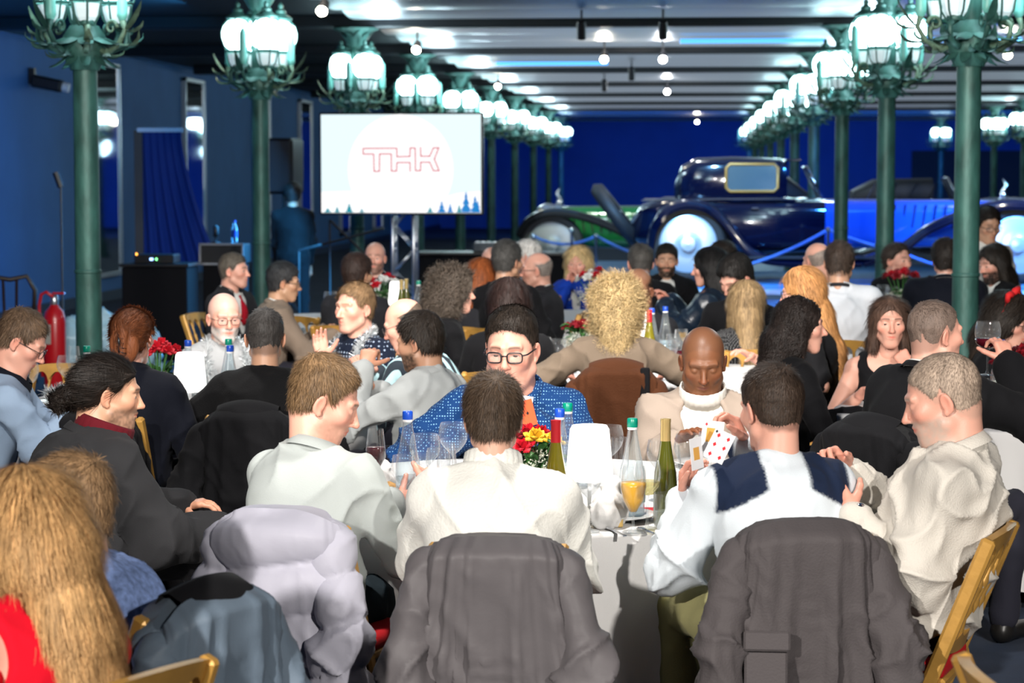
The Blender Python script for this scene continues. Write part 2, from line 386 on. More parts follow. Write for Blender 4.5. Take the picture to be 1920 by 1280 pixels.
def build_head(p, h, nb):
    j = p.get('jaw', 1.0); f = Field(np.minimum((-.11, -.14, -.15), nb - .085), np.maximum((.11, .15, .145), nb + .085), h)
    nr = p.get('neck', .052); fat = p.get('fat', 0)
    f.cap((0, -.028, -.05), nb, nr * .97, nr * 1.12 + fat * .3, .02)
    f.cap((0, -.05, -.03), nb + np.array((0, -.02, 0)), nr * .8, nr, .03)
    skull(f, j)
    f.ell((0, .066, -.096), (.027 * j, .022, .021), .028); f.cap((-.05 * j, .008, -.062), (-.018, .06, -.098), .017 + fat * .3, .017, .025); f.cap((.05 * j, .008, -.062), (.018, .06, -.098), .017 + fat * .3, .017, .025)
    if fat: f.ell((0, .03, -.1), (.05, .05, .03), .03)
    f.ell((0, .064, -.056), (.033, .026, .034), .02)
    for s in (-1, 1):
        f.ell((s * .043, .056, -.018), (.023, .025, .023), .022)
        f.cap((s * .012, .085, .027), (s * .043, .073, .026), .0095, .009, .014)
        f.ell((s * .031, .1, .004), (.0155, .0165, .011), .012, sub=True)
        f.ell((s * .0315, .0725, .003), (.0155, .0155, .0135), .004)
        op = p.get('open', .6)
        if h < .005 and op > .15: f.ell((s * .0315, .092, .0015 - .002 * (1 - op)), (.0145, .0135, .0064 * op), .0012, sub=True)
        f.ell((s * .0110, .096, -.034), (.0068, .0100, .0062), .006)
    n = p.get('nose', 1.0)
    f.cap((0, .082, .018), (0, .082 + .024 * n, -.027), .0065, .0105, .009); f.ell((0, .084 + .024 * n, -.03), (.0115, .0115, .0095), .005)
    f.cap((-.023, .081, -.0585), (0, .0925, -.0545), .0035, .0052, .005); f.cap((.023, .081, -.0585), (0, .0925, -.0545), .0035, .0052, .005)
    f.cap((-.017, .084, -.0655), (0, .0885, -.0662), .0048, .0066, .006); f.cap((.017, .084, -.0655), (0, .0885, -.0662), .0048, .0066, .006)
    sm = p.get('smile', 0)
    if h < .005:
        f.cap((-.024, .087, -.0605 + .009 * sm), (0, .1, -.0605 - .002 * sm), .0016, .0022 + .003 * sm, .003, sub=True); f.cap((.024, .087, -.0605 + .009 * sm), (0, .1, -.0605 - .002 * sm), .0016, .0022 + .003 * sm, .003, sub=True)
    for s in (-1, 1):
        R = Ry(s * .12) @ Rz(s * .38) @ Rx(-.12)
        f.ell((s * .0805, -.012, -.008), (.0068, .0175, .030), .006, R=R); f.ell((s * .0775, -.004, -.033), (.006, .008, .009), .006)
        f.ell((s * .0875, -.008, -.004), (.0055, .0105, .019), .004, sub=True, R=R)
    V, Q = f.mesh()
    tone = np.array(p.get('tone', FAIR)); C = np.tile(tone, (len(V), 1)).astype(np.float32)
    red = tone * np.array((1.12, .72, .66))
    def blend(mask, c): nonlocal C; C += (np.array(c) - C) * np.clip(mask, 0, 1)[:, None]
    blend((vnoise(V * 30) - .4) * .5, tone * np.array((1.08, .85, .8)))
    for s in (-1, 1): blend(.55 * gauss(V, (s * .046, .07, -.025), (.022, .04, .018)), red); blend(.55 * gauss(V, (s * .083, -.01, -.005), (.012, .03, .035)), red)
    blend(.6 * gauss(V, (0, .108, -.03), (.016, .02, .013)), red)
    lip = gauss(V, (0, .093, -.0605), (.027, .02, .0085)); blend(np.clip(lip * 1.5 - .45, 0, 1) * (V[:, 1] > .075), p.get('lip', tone * np.array((1.0, .5, .5))))
    brow = p.get('brow', np.array(p.get('hcol', (.1, .06, .03))) * .8)
    bz = .0285 - 6 * (np.abs(V[:, 0]) - .028) ** 2
    bm = np.exp(-((V[:, 2] - bz) / .0042) ** 2) * sstep(np.abs(V[:, 0]), .009, .014) * (1 - sstep(np.abs(V[:, 0]), .044, .052)) * (V[:, 1] > .055)
    blend(bm * p.get('browk', .85), brow)
    if p.get('stubble', 0):
        m = sstep(V[:, 1], -.015, .02) * (1 - sstep(V[:, 2], -.05, -.03) * (1 - gauss(V, (0, .09, -.045), (.03, .03, .008)))) * sstep(-V[:, 2], -.13, .02) * (V[:, 2] > -.125)
        m *= (1 - np.clip(lip * 1.6, 0, 1)); m *= .6 + .8 * vnoise(V * 120)
        blend(m * p['stubble'], p.get('bcol', np.array(p.get('hcol', (.1, .06, .04)))))
    hm = hair_mask(V, p.get('style', 'short'), p)
    if p.get('style') in ('buzz', 'horseshoe', 'fade', 'short'): blend(sstep(hm, -.012, .006) * p.get('scalp', .6) * (np.abs(V[:, 0]) < .079), np.array(p.get('hcol', (.1, .06, .04))))
    return V, Q, C
def hair_mask(V, style, p):
    r = p.get('recede', 0.)
    yy = [-.11, -.07, -.03, -.006, .004, .018, .045, .078, .1]; zz = [-.075, -.07, -.045, .028, .0, .0, .042 + r * .6, .07 + r, .085 + r]
    m = V[:, 2] - np.interp(V[:, 1], yy, zz) + (vnoise(V * 70) - .5) * .010
    if r: m = np.minimum(m, .085 - V[:, 1] - (np.abs(V[:, 0]) > .03) * r * .9 + .01)
    if style == 'horseshoe':
        m = np.minimum(m, (.052 - V[:, 2]) + np.clip(-(V[:, 1] + .06), 0, 1) * .6); m = np.minimum(m, .012 - V[:, 1])
    return m
def capmesh(p, h, t, top=0., amp=.002, nsc=60, wave=None):
    f = Field((-.12, -.16, -.13), (.12, .14, .16), h); skull(f, 1); V, Q = f.mesh(); n = normals(V, Q)
    m = hair_mask(V, p.get('style'), p); ear = gauss(V, (.08, -.008, -.01), (.025, .022, .035)) + gauss(V, (-.08, -.008, -.01), (.025, .022, .035))
    m = m - ear * .04
    tt = t * sstep(m, 0, .022) + top * sstep(V[:, 2], .03, .11) * sstep(m, 0, .03) + amp * (vnoise(V * nsc) + ridge(V * np.array((nsc, nsc * .5, nsc * .5)) + 7) - 1) * sstep(m, 0, .02)
    V2 = V + n * (tt - .002 * (1 - sstep(m, 0, .012)))[:, None]; keep = (m[Q] > -.004).all(1); Q = Q[keep]
    u = np.unique(Q); lut = np.full(len(V), -1); lut[u] = np.arange(len(u))
    return V2[u], lut[Q]
def comb(P, n, style='short'):
    if style == 'short':
        d = (P - np.array((.01, -.075, .115))) * np.array((1, 1, 1.2)) + np.array((0, .015, 0)); d[:, 2] -= sstep(np.abs(P[:, 0]), .05, .08) * .06
    elif style == 'back': d = np.tile((0, -1., -.1), (len(P), 1))
    else: d = np.stack((P[:, 0] * 9 * sstep(P[:, 2], .03, .1) * sstep(P[:, 1], -.06, .03) + P[:, 0] * 2 * sstep(P[:, 2], .03, .1), -.12 + 0 * P[:, 0], -.4 - 0 * P[:, 0]), 1)
    d = d - n * (d * n).sum(1)[:, None]; return d / (np.linalg.norm(d, axis=1)[:, None] + 1e-9)
def seeds(V, Q, n, rng):
    A = np.linalg.norm(np.cross(V[Q[:, 2]] - V[Q[:, 0]], V[Q[:, 3]] - V[Q[:, 1]]), axis=1); i = rng.choice(len(Q), n, p=A / A.sum())
    w = rng.rand(n, 2, 1); a, b, c, d = (V[Q[i, k]] for k in range(4))
    return a * (1 - w[:, 0]) * (1 - w[:, 1]) + b * w[:, 0] * (1 - w[:, 1]) + c * w[:, 0] * w[:, 1] + d * (1 - w[:, 0]) * w[:, 1], i
def hair_material(c, key):
    return mat('hair_' + key, c, .58, island=.4, attr=False, bump=.8, bscale=150, stretch=(1, 1, .25), spec=.3, vary=.25, vscale=35)

def ik(S, T, l1, l2, pole):
    S, T = np.array(S, float), np.array(T, float); v = T - S; d = np.linalg.norm(v)
    if d > (l1 + l2) * .995: T = S + v / d * (l1 + l2) * .995; d = (l1 + l2) * .995; v = T - S
    u = v / d; a = (l1 * l1 - l2 * l2 + d * d) / (2 * d); hh = math.sqrt(max(l1 * l1 - a * a, 1e-6)); pl = np.array(pole, float); pl -= u * (pl @ u); pl = nrm(pl)
    return S + u * a + pl * hh, T
def hand_field(wr, d, n, right, h, curl=.6, spread=1., thumb=.5, sc=1.0, point=None):
    d = nrm(d); n = nrm(n - d * (np.dot(n, d))); t = np.cross(d, n) * (1 if right else -1)
    f = Field(wr - .21, wr + .21, h); wr = np.array(wr, float)
    f.cap(wr - d * .03, wr + d * .01, .026 * sc, .027 * sc, .01)
    offs = (.030, .010, -.010, -.028); lens = (.074, .083, .077, .060)
    for i, (o, ln) in enumerate(zip(offs, lens)):
        root = wr + d * (.088 - abs(i - 1.2) * .004) * sc + t * o * sc
        f.cap(wr + d * .02 + t * o * .6, root, .0155 * sc, .0125 * sc, .012)
        a = 0; q = root; c = curl if np.isscalar(curl) else curl[i]
        for k, (fr, ra, rb) in enumerate(((.46, .0100, .0088), (.30, .0088, .0080), (.24, .0080, .0066))):
            a += c * (.75, 1.05, .7)[k]; dd = d * math.cos(a) + n * math.sin(a) + t * o * 1.6 * spread; dd = nrm(dd); q2 = q + dd * ln * fr * sc
            f.cap(q, q2, ra * sc, rb * sc, .0025); q = q2
    q = wr + d * .022 + t * .022; a = thumb
    for k, (ln, ra, rb) in enumerate(((.042, .016, .0125), (.033, .0115, .0105), (.027, .0103, .0082))):
        dd = nrm(t * math.cos(a) * .9 + d * (.55 + .2 * k) + n * math.sin(a) * .9); q2 = q + dd * ln * sc; f.cap(q, q2, ra * sc, rb * sc, .006 if k == 0 else .003); q = q2; a += .25
    return f.mesh()

def fabric(key, c, rough=.85, bump=.25, bscale=320, **k): return mat('cloth_' + key, c, rough, bump=bump, bscale=bscale, sheen=.02, spec=.18, **k)
def folds(V, Q, amp, elbows=(), seed=0, sc=1.0):
    n = normals(V, Q); q = V + .03 * np.stack([vnoise(V * 7 + 11 * i + seed) for i in range(3)], 1)
    q2 = q @ (Rx(.7) @ Ry(.6)).T; q3 = q @ (Rx(-.6) @ Ry(-.7)).T
    a = (ridge(q2 * np.array((8, 8, 2.6)) * sc + seed) ** 5 - .2) * 2.1 + (ridge(q3 * np.array((11, 11, 3.5)) * sc + seed + 9) ** 5 - .2) * 1.5 + .5 * (ridge(q * np.array((18, 18, 9)) * sc + seed + 5) ** 2 - .4)
    w = .55 + 0 * a
    for e in elbows: w += 1.3 * np.exp(-(((V - e) / .12) ** 2).sum(1))
    return V + n * (a * amp * 1.15 * w)[:, None]

PEOPLE = {}
def person(key, label, px, py, s, yaw, look=0, nod=0, roll=0, lean=.1, side=0, S=1.0, sh=.168, bulk=1.0, fat=0, q=1, tone=FAIR, head=None, top=None, over=None,
           legs=(.02, .02, .03), RH=None, LH=None, rc=.5, lc=.5, rpn=None, lpn=None, female=False, glasses=None, tinsel=False, standing=False, hipz=.56, sleeve=1.0,
           hair=None, hands=True, beard=None, shoes=True, neckdrop=.155, twist=0, rpole=None, lpole=None, Srot=0, rdir=None, ldir=None, noarm=False, kneew=.13, stiff=None, shrug=0):
    """px, py: picture position of the middle of the head; s: picture pixels per metre there; yaw: facing, 0 = away from the camera, + = to the left"""
    yaw = D(yaw); hw = W(px, py, s); base = hw - Rz(yaw) @ np.array((side, lean, 0)); zc = hw[2]
    root = empty('person', (base[0], base[1], 0), yaw, label, 'person'); PEOPLE[key] = root
    p = dict(head or {}); p.setdefault('tone', tone); p['fat'] = fat
    hair = hair or {}; p['style'] = hair.get('style', 'bald'); p['hcol'] = hair.get('col', (.05, .03, .02)); p['recede'] = hair.get('recede', 0); p.setdefault('scalp', hair.get('scalp', .6))
    if female: p.setdefault('neck', .044); p.setdefault('jaw', .9)
    hh = (.0075, .0048, .0033)[q]; bh = (.02, .014, .010)[q]
    HC = np.array((side, lean, zc)); R = Rz(D(look)) @ Rx(-D(nod)) @ Ry(D(roll)) * S
    nbp = HC + np.array((-math.sin(D(look)) * -.02, -.035 - .02 * math.sin(D(nod)), -neckdrop)); nbl = np.linalg.inv(R) @ (nbp - HC)
    V, Q, C = build_head(p, hh, nbl); V = V @ R.T + HC
    N = nbp + np.array((0, -.005, -.02)); hip = np.array((0, 0, hipz))
    if standing: hip = np.array((0, lean * .3, .95))
    ch = hip * .34 + N * .66 + np.array((0, -.02, 0)); up = hip * .14 + N * .86; bl = hip * .68 + N * .32 + np.array((0, -.01, 0))
    Ts = Rz(D(twist)); SR = N + Ts @ np.array((sh, 0, -.055 + shrug)); SL = N + Ts @ np.array((-sh, 0, -.055 + shrug))
    RH = np.array(RH if RH is not None else (.17, .34, hipz + .12)); LH = np.array(LH if LH is not None else (-.17, .34, hipz + .12))
    ER, WR = ik(SR, RH, .29, .27, rpole if rpole is not None else (.6, -.5, -.8)); EL, WL = ik(SL, LH, .29, .27, lpole if lpole is not None else (-.6, -.5, -.8))
    def torso(f, o, arms=1.0, fl=0, hem=None, lo=None):
        b = bulk; k = .05
        f.ell(hip + (0, -.015, .02), (.165 * b + o + fat, .125 * b + o + fat, .12 + o), k)
        f.ell(bl, (.15 * b + o + fat * 1.3, .112 * b + o + fat * 1.6, .17 + o), k); f.ell(ch, (.165 * b + o + fat * .6, .112 * b + o + fat * .6, .16 + o), k)
        f.ell(up, (.15 * b + o, .088 * b + o, .085 + o), k); f.cap(SL, SR, .048 * b + o, .048 * b + o, k)
        for Sx in (SL, SR): f.cap(N + (0, -.015, .025), Sx + (0, 0, .006), .044 + o * .6, .046 * b + o, .03)
        if female:
            for s_ in (-1, 1): f.ell(ch + (s_ * .075, .085, .005), (.062 + o * .5, .058 + o * .5, .062 + o * .5), .03)
        if noarm: return f
        oo = o if o < .004 else o + .003
        for Sx, E, Wx in ((SR, ER, WR), (SL, EL, WL)):
            a = arms
            f.cap(Sx, Sx + (E - Sx) * min(1, a * 2), .051 * b + oo, (.051 + (.043 - .051) * min(1, a * 2)) * b + oo, .024)
            if a > .5: e2 = E + (Wx - E) * min(.97, (a - .5) * 2); f.cap(E, e2, .043 * b + oo, .034 * b + oo * 1.1, .02)
        return f
    allp = np.array([ER, WR, EL, WL, SR, SL, hip, N]); lo = allp.min(0) - .25; hi = allp.max(0) + .17; lo[2] = min(hip[2] - .18, lo[2] + .1)
    parts = [(V, Q)]; cols = [C]
    f = torso(Field(lo, hi, bh * 1.3), -.004, 1.0); Vb, Qb = f.mesh(); parts.append((Vb, Qb)); cols.append(np.tile(np.array(p['tone']), (len(Vb), 1)))
    hs = .92 if female else 1.0
    if hands:
        for E, Wx, right, c, pn, dr in ((ER, WR, True, rc, rpn, rdir), (EL, WL, False, lc, lpn, ldir)):
            d = nrm(Wx - E) if dr is None else nrm(dr); pn = np.array(pn if pn is not None else (0, .1, -1.))
            cc = c if isinstance(c, dict) else dict(curl=c)
            Vh, Qh = hand_field(Wx + nrm(Wx - E) * .01, d, pn, right, (.0065, .0048, .0034)[q], sc=hs, **cc); parts.append((Vh, Qh))
            k = np.tile(np.array(p['tone']) * np.array((1.04, .9, .88)), (len(Vh), 1)); k *= (.9 + .2 * vnoise(Vh * 60))[:, None]; cols.append(k)
            # wrist link
            f = Field(np.minimum(E, Wx) - .08, np.maximum(E, Wx) + .08, hh * 1.5); f.cap(E, Wx + nrm(Wx - E) * .01, .04 * bulk, .027 * hs, .01); Vw, Qw = f.mesh(); parts.append((Vw, Qw)); cols.append(np.tile(np.array(p['tone']), (len(Vw), 1)))
    Va, Qa = join(parts); mesh_obj('body', Va, Qa, skin_m, root, col=np.concatenate(cols))
    # eyes
    if q >= 1 and p.get('open', .6) > .15:
        mb = MB(); cl = []
        iris = np.array(p.get('iris', (.08, .045, .02)))
        for s_ in (-1, 1):
            mb.ball((s_ * .0315, .0722, .003), .0142, 16, 12); B = mb.V[-1]; g = nrm((p.get('gx', 0) * 1.0, 1, p.get('gz', -.12))); dd = (B - np.array((s_ * .0315, .0722, .003))) @ g / .0142
            c_ = np.where((dd > .96)[:, None], (.01, .01, .01), np.where((dd > .86)[:, None], iris, (.78, .74, .72))); cl.append(c_)
        mb.V = [v @ R.T + HC for v in mb.V]; mb.build('eye', eye_m, root, True, col=np.concatenate(cl))
    # hair
    if hair and hair['style'] != 'bald' and hair.get('t', 1) > 0: build_hair(root, p, hair, R, HC, hh, q, N)
    if beard:
        hm_ = hair_material(beard['col'], 'b' + key); Vh, Qh, _ = build_head({**p, 'stubble': 0}, .005, nbl); n_ = normals(Vh, Qh)
        m = sstep(Vh[:, 1], -.01, .02) * (1 - sstep(Vh[:, 2], -.052, -.036)) * (Vh[:, 2] > -.13) * (1 - np.clip(2 * gauss(Vh, (0, .093, -.061), (.018, .02, .008)), 0, 1)); m = np.maximum(m, .9 * gauss(Vh, (0, .095, -.045), (.026, .02, .006)))
        m *= (Vh[:, 1] > .0) ; rng = np.random.RandomState(5); Pp, i = seeds(Vh, Qh, (900, 2500, 6000)[q], rng); mm = m[Qh[i, 0]]; kp = mm > rng.rand(len(mm)) * .8 + .15; Pp = Pp[kp]; i = i[kp]; nn = n_[Qh[i, 0]]
        d = np.tile((0, .25, -1.), (len(Pp), 1)); d -= nn * (d * nn).sum(1)[:, None]; d /= np.linalg.norm(d, axis=1)[:, None]
        Vr, Qr = ribbons(Pp, d, nn, beard.get('len', .01), (.0022, .0011, .0007)[q], 3, lift=.5); mesh_obj('beard', Vr @ R.T + HC, Qr, hm_, root)
    # clothes
    off = .012
    for li, g in enumerate([g for g in (top, over) if g]):
        o = g.get('off', off if li == 0 else .022); bhg = (.020, .0135, .0085)[q]
        f = torso(Field(lo, hi, bhg), o, g.get('sleeve', 1.0))
        if g.get('vneck'): 
            w_ = g['vneck']; f.ell(ch + (0, .15, .07), (.05 * w_, .1, .20), .01, sub=True)
            f.ell(N + (0, .1, -.02), (.06 * w_, .09, .06), .01, sub=True)
        if g.get('scoop'): f.ell(N + (0, .05, .0), (.085, .12, .07 * g['scoop']), .01, sub=True); f.ell(N + (0, -.06, .02), (.07, .09, .05), .01, sub=True)
        if g.get('tank'):
            for s_, Sx in ((1, SR), (-1, SL)): f.ell(Sx + (s_ * .045, 0, -.01), (.075, .14, .13), .01, sub=True)
            f.ell(N + (0, .06, -.0), (.10, .14, .085), .01, sub=True); f.ell(N + (0, -.06, .02), (.09, .1, .06), .01, sub=True)
        hem = g.get('hem', hip[2] - .1); f.half((0, 0, hem), (0, 0, -1), .01)
        Vg, Qg = f.mesh(); Vg = folds(Vg, Qg, g.get('fold', .0085) * (1 if q == 2 else .8), (ER, EL), seed=sum(map(ord, key)) % 50, sc=g.get('fsc', 1.0))
        col = None
        if g.get('mask'): col = g['mask'](Vg, dict(N=N, SR=SR, SL=SL, ER=ER, EL=EL, WR=WR, WL=WL, ch=ch, hip=hip))
        mesh_obj(g.get('name', 'shirt'), Vg, Qg, g['m'], root, col=col)
        c = g.get('collar'); cm = g.get('cm', g['m']); ax = nrm(HC + (0, 0, -.06) - N); mb = MB(); nr = (p.get('neck', .052) * 1.12 + fat * .4 + .006 + (.01 if li else 0)) * S
        Rc = np.stack((nrm(np.cross((0, 1., 0), ax)), nrm(np.cross(ax, np.cross((0, 1., 0), ax))), ax), 1)
        if c == 'crew': mb.lathe([(nr + .014, -.012), (nr + .016, .004), (nr + .008, .012), (nr + .001, .008), (nr, -.01)], N + ax * .022, 28, Rc); mb.build('collar', cm, root, True)
        elif c == 'roll':
            kk = g.get('rollk', 1); n = 72; prof = [(nr + .02 * kk, -.02), (nr + .012 * kk, .0), (nr + .012 * kk, .02), (nr + .022 * kk, .012), (nr + .0235 * kk, .045), (nr + .019 * kk, .07), (nr + .01 * kk, .078), (nr, .07), (nr - .002, .0)]
            mb.lathe(prof, N + ax * .012, n, Rc); Vc = mb.V[0]; ctr = N; rad = Vc - ctr; rad -= np.outer(rad @ ax, ax); k_ = np.arange(len(Vc)) % n; Vc += nrm_rows(rad) * (.0022 * (k_ % 3 == 0))[:, None]; mb.build('collar', cm, root, True)
        elif c in ('shirt', 'stand', 'lapel'):
            na = 33; hgt = {'shirt': .038, 'stand': .045, 'lapel': .03}[c]; a0 = {'shirt': 14, 'stand': 20, 'lapel': 55}[c]; rows = []
            prof = [(0, -.012), (.002, hgt * .5), (.004, hgt), (.011, hgt * .98), (.02, hgt * .45), (.024, hgt * .1)] if c != 'stand' else [(.006, -.02), (.006, hgt), (.013, hgt), (.016, -.015)]
            for i in range(na):
                a = D(a0 + (360 - 2 * a0) * i / (na - 1)) + PI / 2; e = 1 - abs(i / (na - 1) * 2 - 1); fr = (1 - sstep(np.array(e), 0, .35)) 
                for j_, (dr_, z_) in enumerate(prof):
                    rr = nr + dr_ + .008 * fr * (j_ > 2); zz = z_ - .022 * fr - (.02 * fr if (j_ > 3 and c == 'shirt') else 0)
                    rows.append((rr * math.cos(a) * 1.02, rr * math.sin(a) * 1.05, zz))
            m_ = len(prof); Fq = [(i * m_ + j_, (i + 1) * m_ + j_, (i + 1) * m_ + j_ + 1, i * m_ + j_ + 1) for i in range(na - 1) for j_ in range(m_ - 1)]
            mb.add(np.array(rows) @ Rc.T + N + ax * .02 + (0, -.004, 0), Fq); o_ = mb.build('collar', cm, root, True)
        if g.get('tie') is not None:
            mb = MB(); a_ = N + (0, nr + .012, .0); b_ = ch + (0, .135 * bulk + fat, -.06); pts = [a_ + (b_ - a_) * t + np.array((0, .03 * math.sin(t * PI), 0)) for t in np.linspace(0, 1, 8)]
            mb.tube(pts, [.016, .012, .018, .021, .025, .028, .03, .004], 8); mb.build('tie', g['tie'], root, True)
        if g.get('cuff') and g.get('sleeve', 1) > .9:
            for E, Wx in ((ER, WR), (EL, WL)):
                d = nrm(Wx - E); mb = MB(); u = nrm(np.cross(d, (0, 0, 1.))); w_ = np.cross(u, d); Rw = np.stack((u, w_, d), 1); mb.lathe([(.036, -.03), (.038, .0), (.034, .012), (.03, .006)], Wx - d * .02, 20, Rw); mb.build('cuff', g.get('cuffm', g['m']), root, True)
    # legs
    tm = legs if not isinstance(legs, tuple) else fabric('trs%d' % (hash(legs) % 9999), legs)
    f = Field((-.34, -.2, .04), (.34, .66, hip[2] + .14), (.024, .02, .014)[q]); b = bulk; ank = []
    f.ell(hip + (0, -.015, .0), (.175 * b + fat, .135 * b + fat, .11), .04)
    for s_ in (-1, 1):
        kn = np.array((s_ * kneew, .43, hip[2] - .03)) if not standing else np.array((s_ * .1, .03, .5)); an = np.array((s_ * kneew, .38, .1)) if not standing else np.array((s_ * .11, 0, .1))
        f.cap(hip + (s_ * .09, .02, -.02), kn, .09 * b, .068, .03); f.cap(kn, an, .066, .055, .02); ank.append(an)
    Vg, Qg = f.mesh(); Vg = folds(Vg, Qg, .006, seed=3); mesh_obj('trousers', Vg, Qg, tm, root)
    if shoes:
        for an in ank:
            f = Field(an + (-.08, -.12, -.12), an + (.08, .25, .06), .014); f.cap(an + (0, -.02, -.06), an + (0, .15, -.062), .04, .034, .02); f.cap(an + (0, 0, 0), an + (0, -.01, -.05), .042, .045, .02); f.half((0, 0, .001), (0, 0, -1), .004); Vs, Qs = f.mesh(); mesh_obj('shoe', Vs, Qs, MATS['black_leather'], root)
    if glasses:
        gm = glasses.get('m', MATS['black_plastic']); mb = MB(); gr = MB(); r = glasses.get('r', .0013 if q < 2 else .0016)
        for s_ in (-1, 1):
            pts = []
            for i in range(17):
                a = 2 * PI * i / 16; ex = glasses.get('sq', .6); ca, sa = math.cos(a), math.sin(a); pts.append((s_ * .033 + .0235 * np.sign(ca) * abs(ca) ** ex, .101 - .004 * abs(ca) * s_ * np.sign(ca), -.001 + glasses.get('hgt', .018) * np.sign(sa) * abs(sa) ** ex))
            mb.tube(pts, r * (1.2 if q else 1.8), 6, False); gr.add(pts[:16], [tuple(range(16))])
            mb.tube([(s_ * .056, .098, .006), (s_ * .071, .085, .007), (s_ * .079, .0, .004), (s_ * .080, -.02, -.004)], r * 1.2, 6)
        mb.tube([(-.0105, .103, .004), (0, .107, .006), (.0105, .103, .004)], r * 1.1, 6)
        mb.V = [v @ R.T + HC for v in mb.V]; gr.V = [v @ R.T + HC for v in gr.V]; o = mb.build('glasses', gm, root, True); gr.build('lens', lens_m, o)
    if tinsel:
        garland(root, [N + (-.11, .17, -.26), N + (-.11, .15, -.13), N + (-.10, .09, -.02), N + (-.085, .0, .05), N + (0, -.075, .06), N + (.085, .0, .05), N + (.10, .09, -.02), N + (.11, .15, -.13), N + (.11, .17, -.26), N + (.11, .175, -.38)], .042, 2600)
    root['_N'] = [float(v) for v in N]; P_ = dict(N=N, ER=ER, WR=WR, EL=EL, WL=WL, HC=HC, R=R, root=root, hip=hip, ch=ch, base=base, yaw=yaw)
    return P_
def nrm_rows(a): return a / (np.linalg.norm(a, axis=1)[:, None] + 1e-9)
def garland(root, pts, r, n=1700, name='tinsel_garland'):
    pts = np.array(pts, float); t = np.random.rand(n) * (len(pts) - 1); i = t.astype(int); fr = (t - i)[:, None]; P = pts[i] * (1 - fr) + pts[np.minimum(i + 1, len(pts) - 1)] * fr
    d = np.random.normal(size=(n, 3)); d = nrm_rows(d); nn = nrm_rows(np.random.normal(size=(n, 3))); V, Q = ribbons(P, d, nn, r, .0024, 2, rnd=0, lift=0)
    return mesh_obj(name, V, Q, MATS['tinsel'], root, smooth=False)
def build_hair(root, p, hair, R, HC, hh, q, N):
    st = hair['style']; c = hair['col']; hm_ = hair_material(c, '%02x%02x%02x' % tuple(int(min(1, v) * 255) for v in c)); rng = np.random.RandomState(11); K = (.35, .8, 1.0)[q]
    inv = np.linalg.inv(R); loc = lambda v: inv @ (np.array(v) - HC)
    if st in ('short', 'buzz', 'fade', 'horseshoe', 'slick', 'bun', 'clip'):
        t = hair.get('t', {'short': .014, 'buzz': .0015, 'fade': .004, 'horseshoe': .006, 'slick': .011, 'bun': .011, 'clip': .010}[st]); pp = dict(p); 
        V, Q = capmesh(pp, max(hh, .0042), t, hair.get('top', .01 if st == 'short' else .004 if st == 'fade' else .0), .0015 if st in ('buzz', 'horseshoe') else .003, 45)
        parts = [(V, Q)]; n = normals(V, Q)
        if st in ('slick', 'bun', 'clip', 'horseshoe'): cs = 'back'
        else: cs = 'short'
        nr_ = int(hair.get('n', 5200) * K); P, i = seeds(V, Q, nr_, rng); nn = nrm_rows(n[Q[i, 0]]); ln = hair.get('len', {'short': .028, 'buzz': .005, 'fade': .009, 'horseshoe': .01, 'slick': .05, 'bun': .06, 'clip': .04}[st]) * (.6 + .6 * rng.rand(nr_))
        if st == 'fade': ln = ln * (1 + 1.5 * sstep(P[:, 2], .05, .1))
        parts.append(ribbons(P, comb(P, nn, cs), nn, ln, (.0022, .0013, .00085)[q], 4, lift=hair.get('lift', .10 if cs == 'back' else .10), rnd=hair.get('rnd', .10 if cs == 'back' else .2), grav=0 if cs == 'back' else .25))
        if st == 'bun':
            f = Field((-.07, -.24, -.12), (.07, -.04, .06), .004)
            f.ell((0, -.145, -.035), (.042, .038, .036), .01); f.cap((0, -.09, -.02), (0, -.14, -.03), .03, .024, .02); f.ell((.005, -.165, -.05), (.03, .028, .03), .01); Vb, Qb = f.mesh(); nb_ = normals(Vb, Qb)
            Vb = Vb + nb_ * ((ridge(Vb * 55) - .5) * .012)[:, None]; parts.append((Vb, Qb)); Pb, ib = seeds(Vb, Qb, int(1500 * K), rng); nn = nrm_rows(nb_[Qb[ib, 0]]); dd = nrm_rows(np.cross(nn, Pb - np.array((0, -.14, -.02)) + .01)); parts.append(ribbons(Pb, dd, nn, .035, .0012, 4, lift=.1, curl=.002))
        if st == 'clip':
            f = Field((-.1, -.2, -.12), (.1, -.02, .12), .004); f.ell((0, -.095, -.02), (.066, .045, .085), .02); f.cap((.012, -.135, .03), (.008, -.14, -.05), .022, .016, .006); f.cap((-.016, -.132, .03), (-.012, -.135, -.05), .02, .016, .003); Vb, Qb = f.mesh(); nb_ = normals(Vb, Qb)
            parts.append((Vb, Qb)); Pb, ib = seeds(Vb, Qb, int(2500 * K), rng); nn = nrm_rows(nb_[Qb[ib, 0]]); dd = nrm_rows(np.array((0, 0, 0)) - Pb * np.array((1, 0, 0)) * 8 + np.array((0, -.0, .35))); parts.append(ribbons(Pb, dd, nn, .04, .0012, 4, lift=.08, rnd=.2))
            mb = MB(); mb.tube([(0, -.155, .03), (.004, -.162, 0), (0, -.155, -.05)], [.004, .007, .003], 8)
            for z in (.02, .0, -.02, -.04): mb.tube([(0, -.158, z), (.018, -.155, z - .01), (.026, -.14, z - .012)], .0022, 6)
            mb.V = [v @ R.T + HC for v in mb.V]; mb.build('hair_clip', MATS['black_plastic'], root, True)
        V, Q = join(parts); return mesh_obj('hair', V @ R.T + HC, Q, hm_, root)
    # long or curly hair: a volume with strands over it
    g = hair.get('g', .016); lo = np.array((-.2, -.25, -.2)); hi = np.array((.2, .2, .2)); dr = hair.get('drape', [])
    dl = [(loc(N + np.array(a)), loc(N + np.array(b)), ra, rb) for a, b, ra, rb in dr]
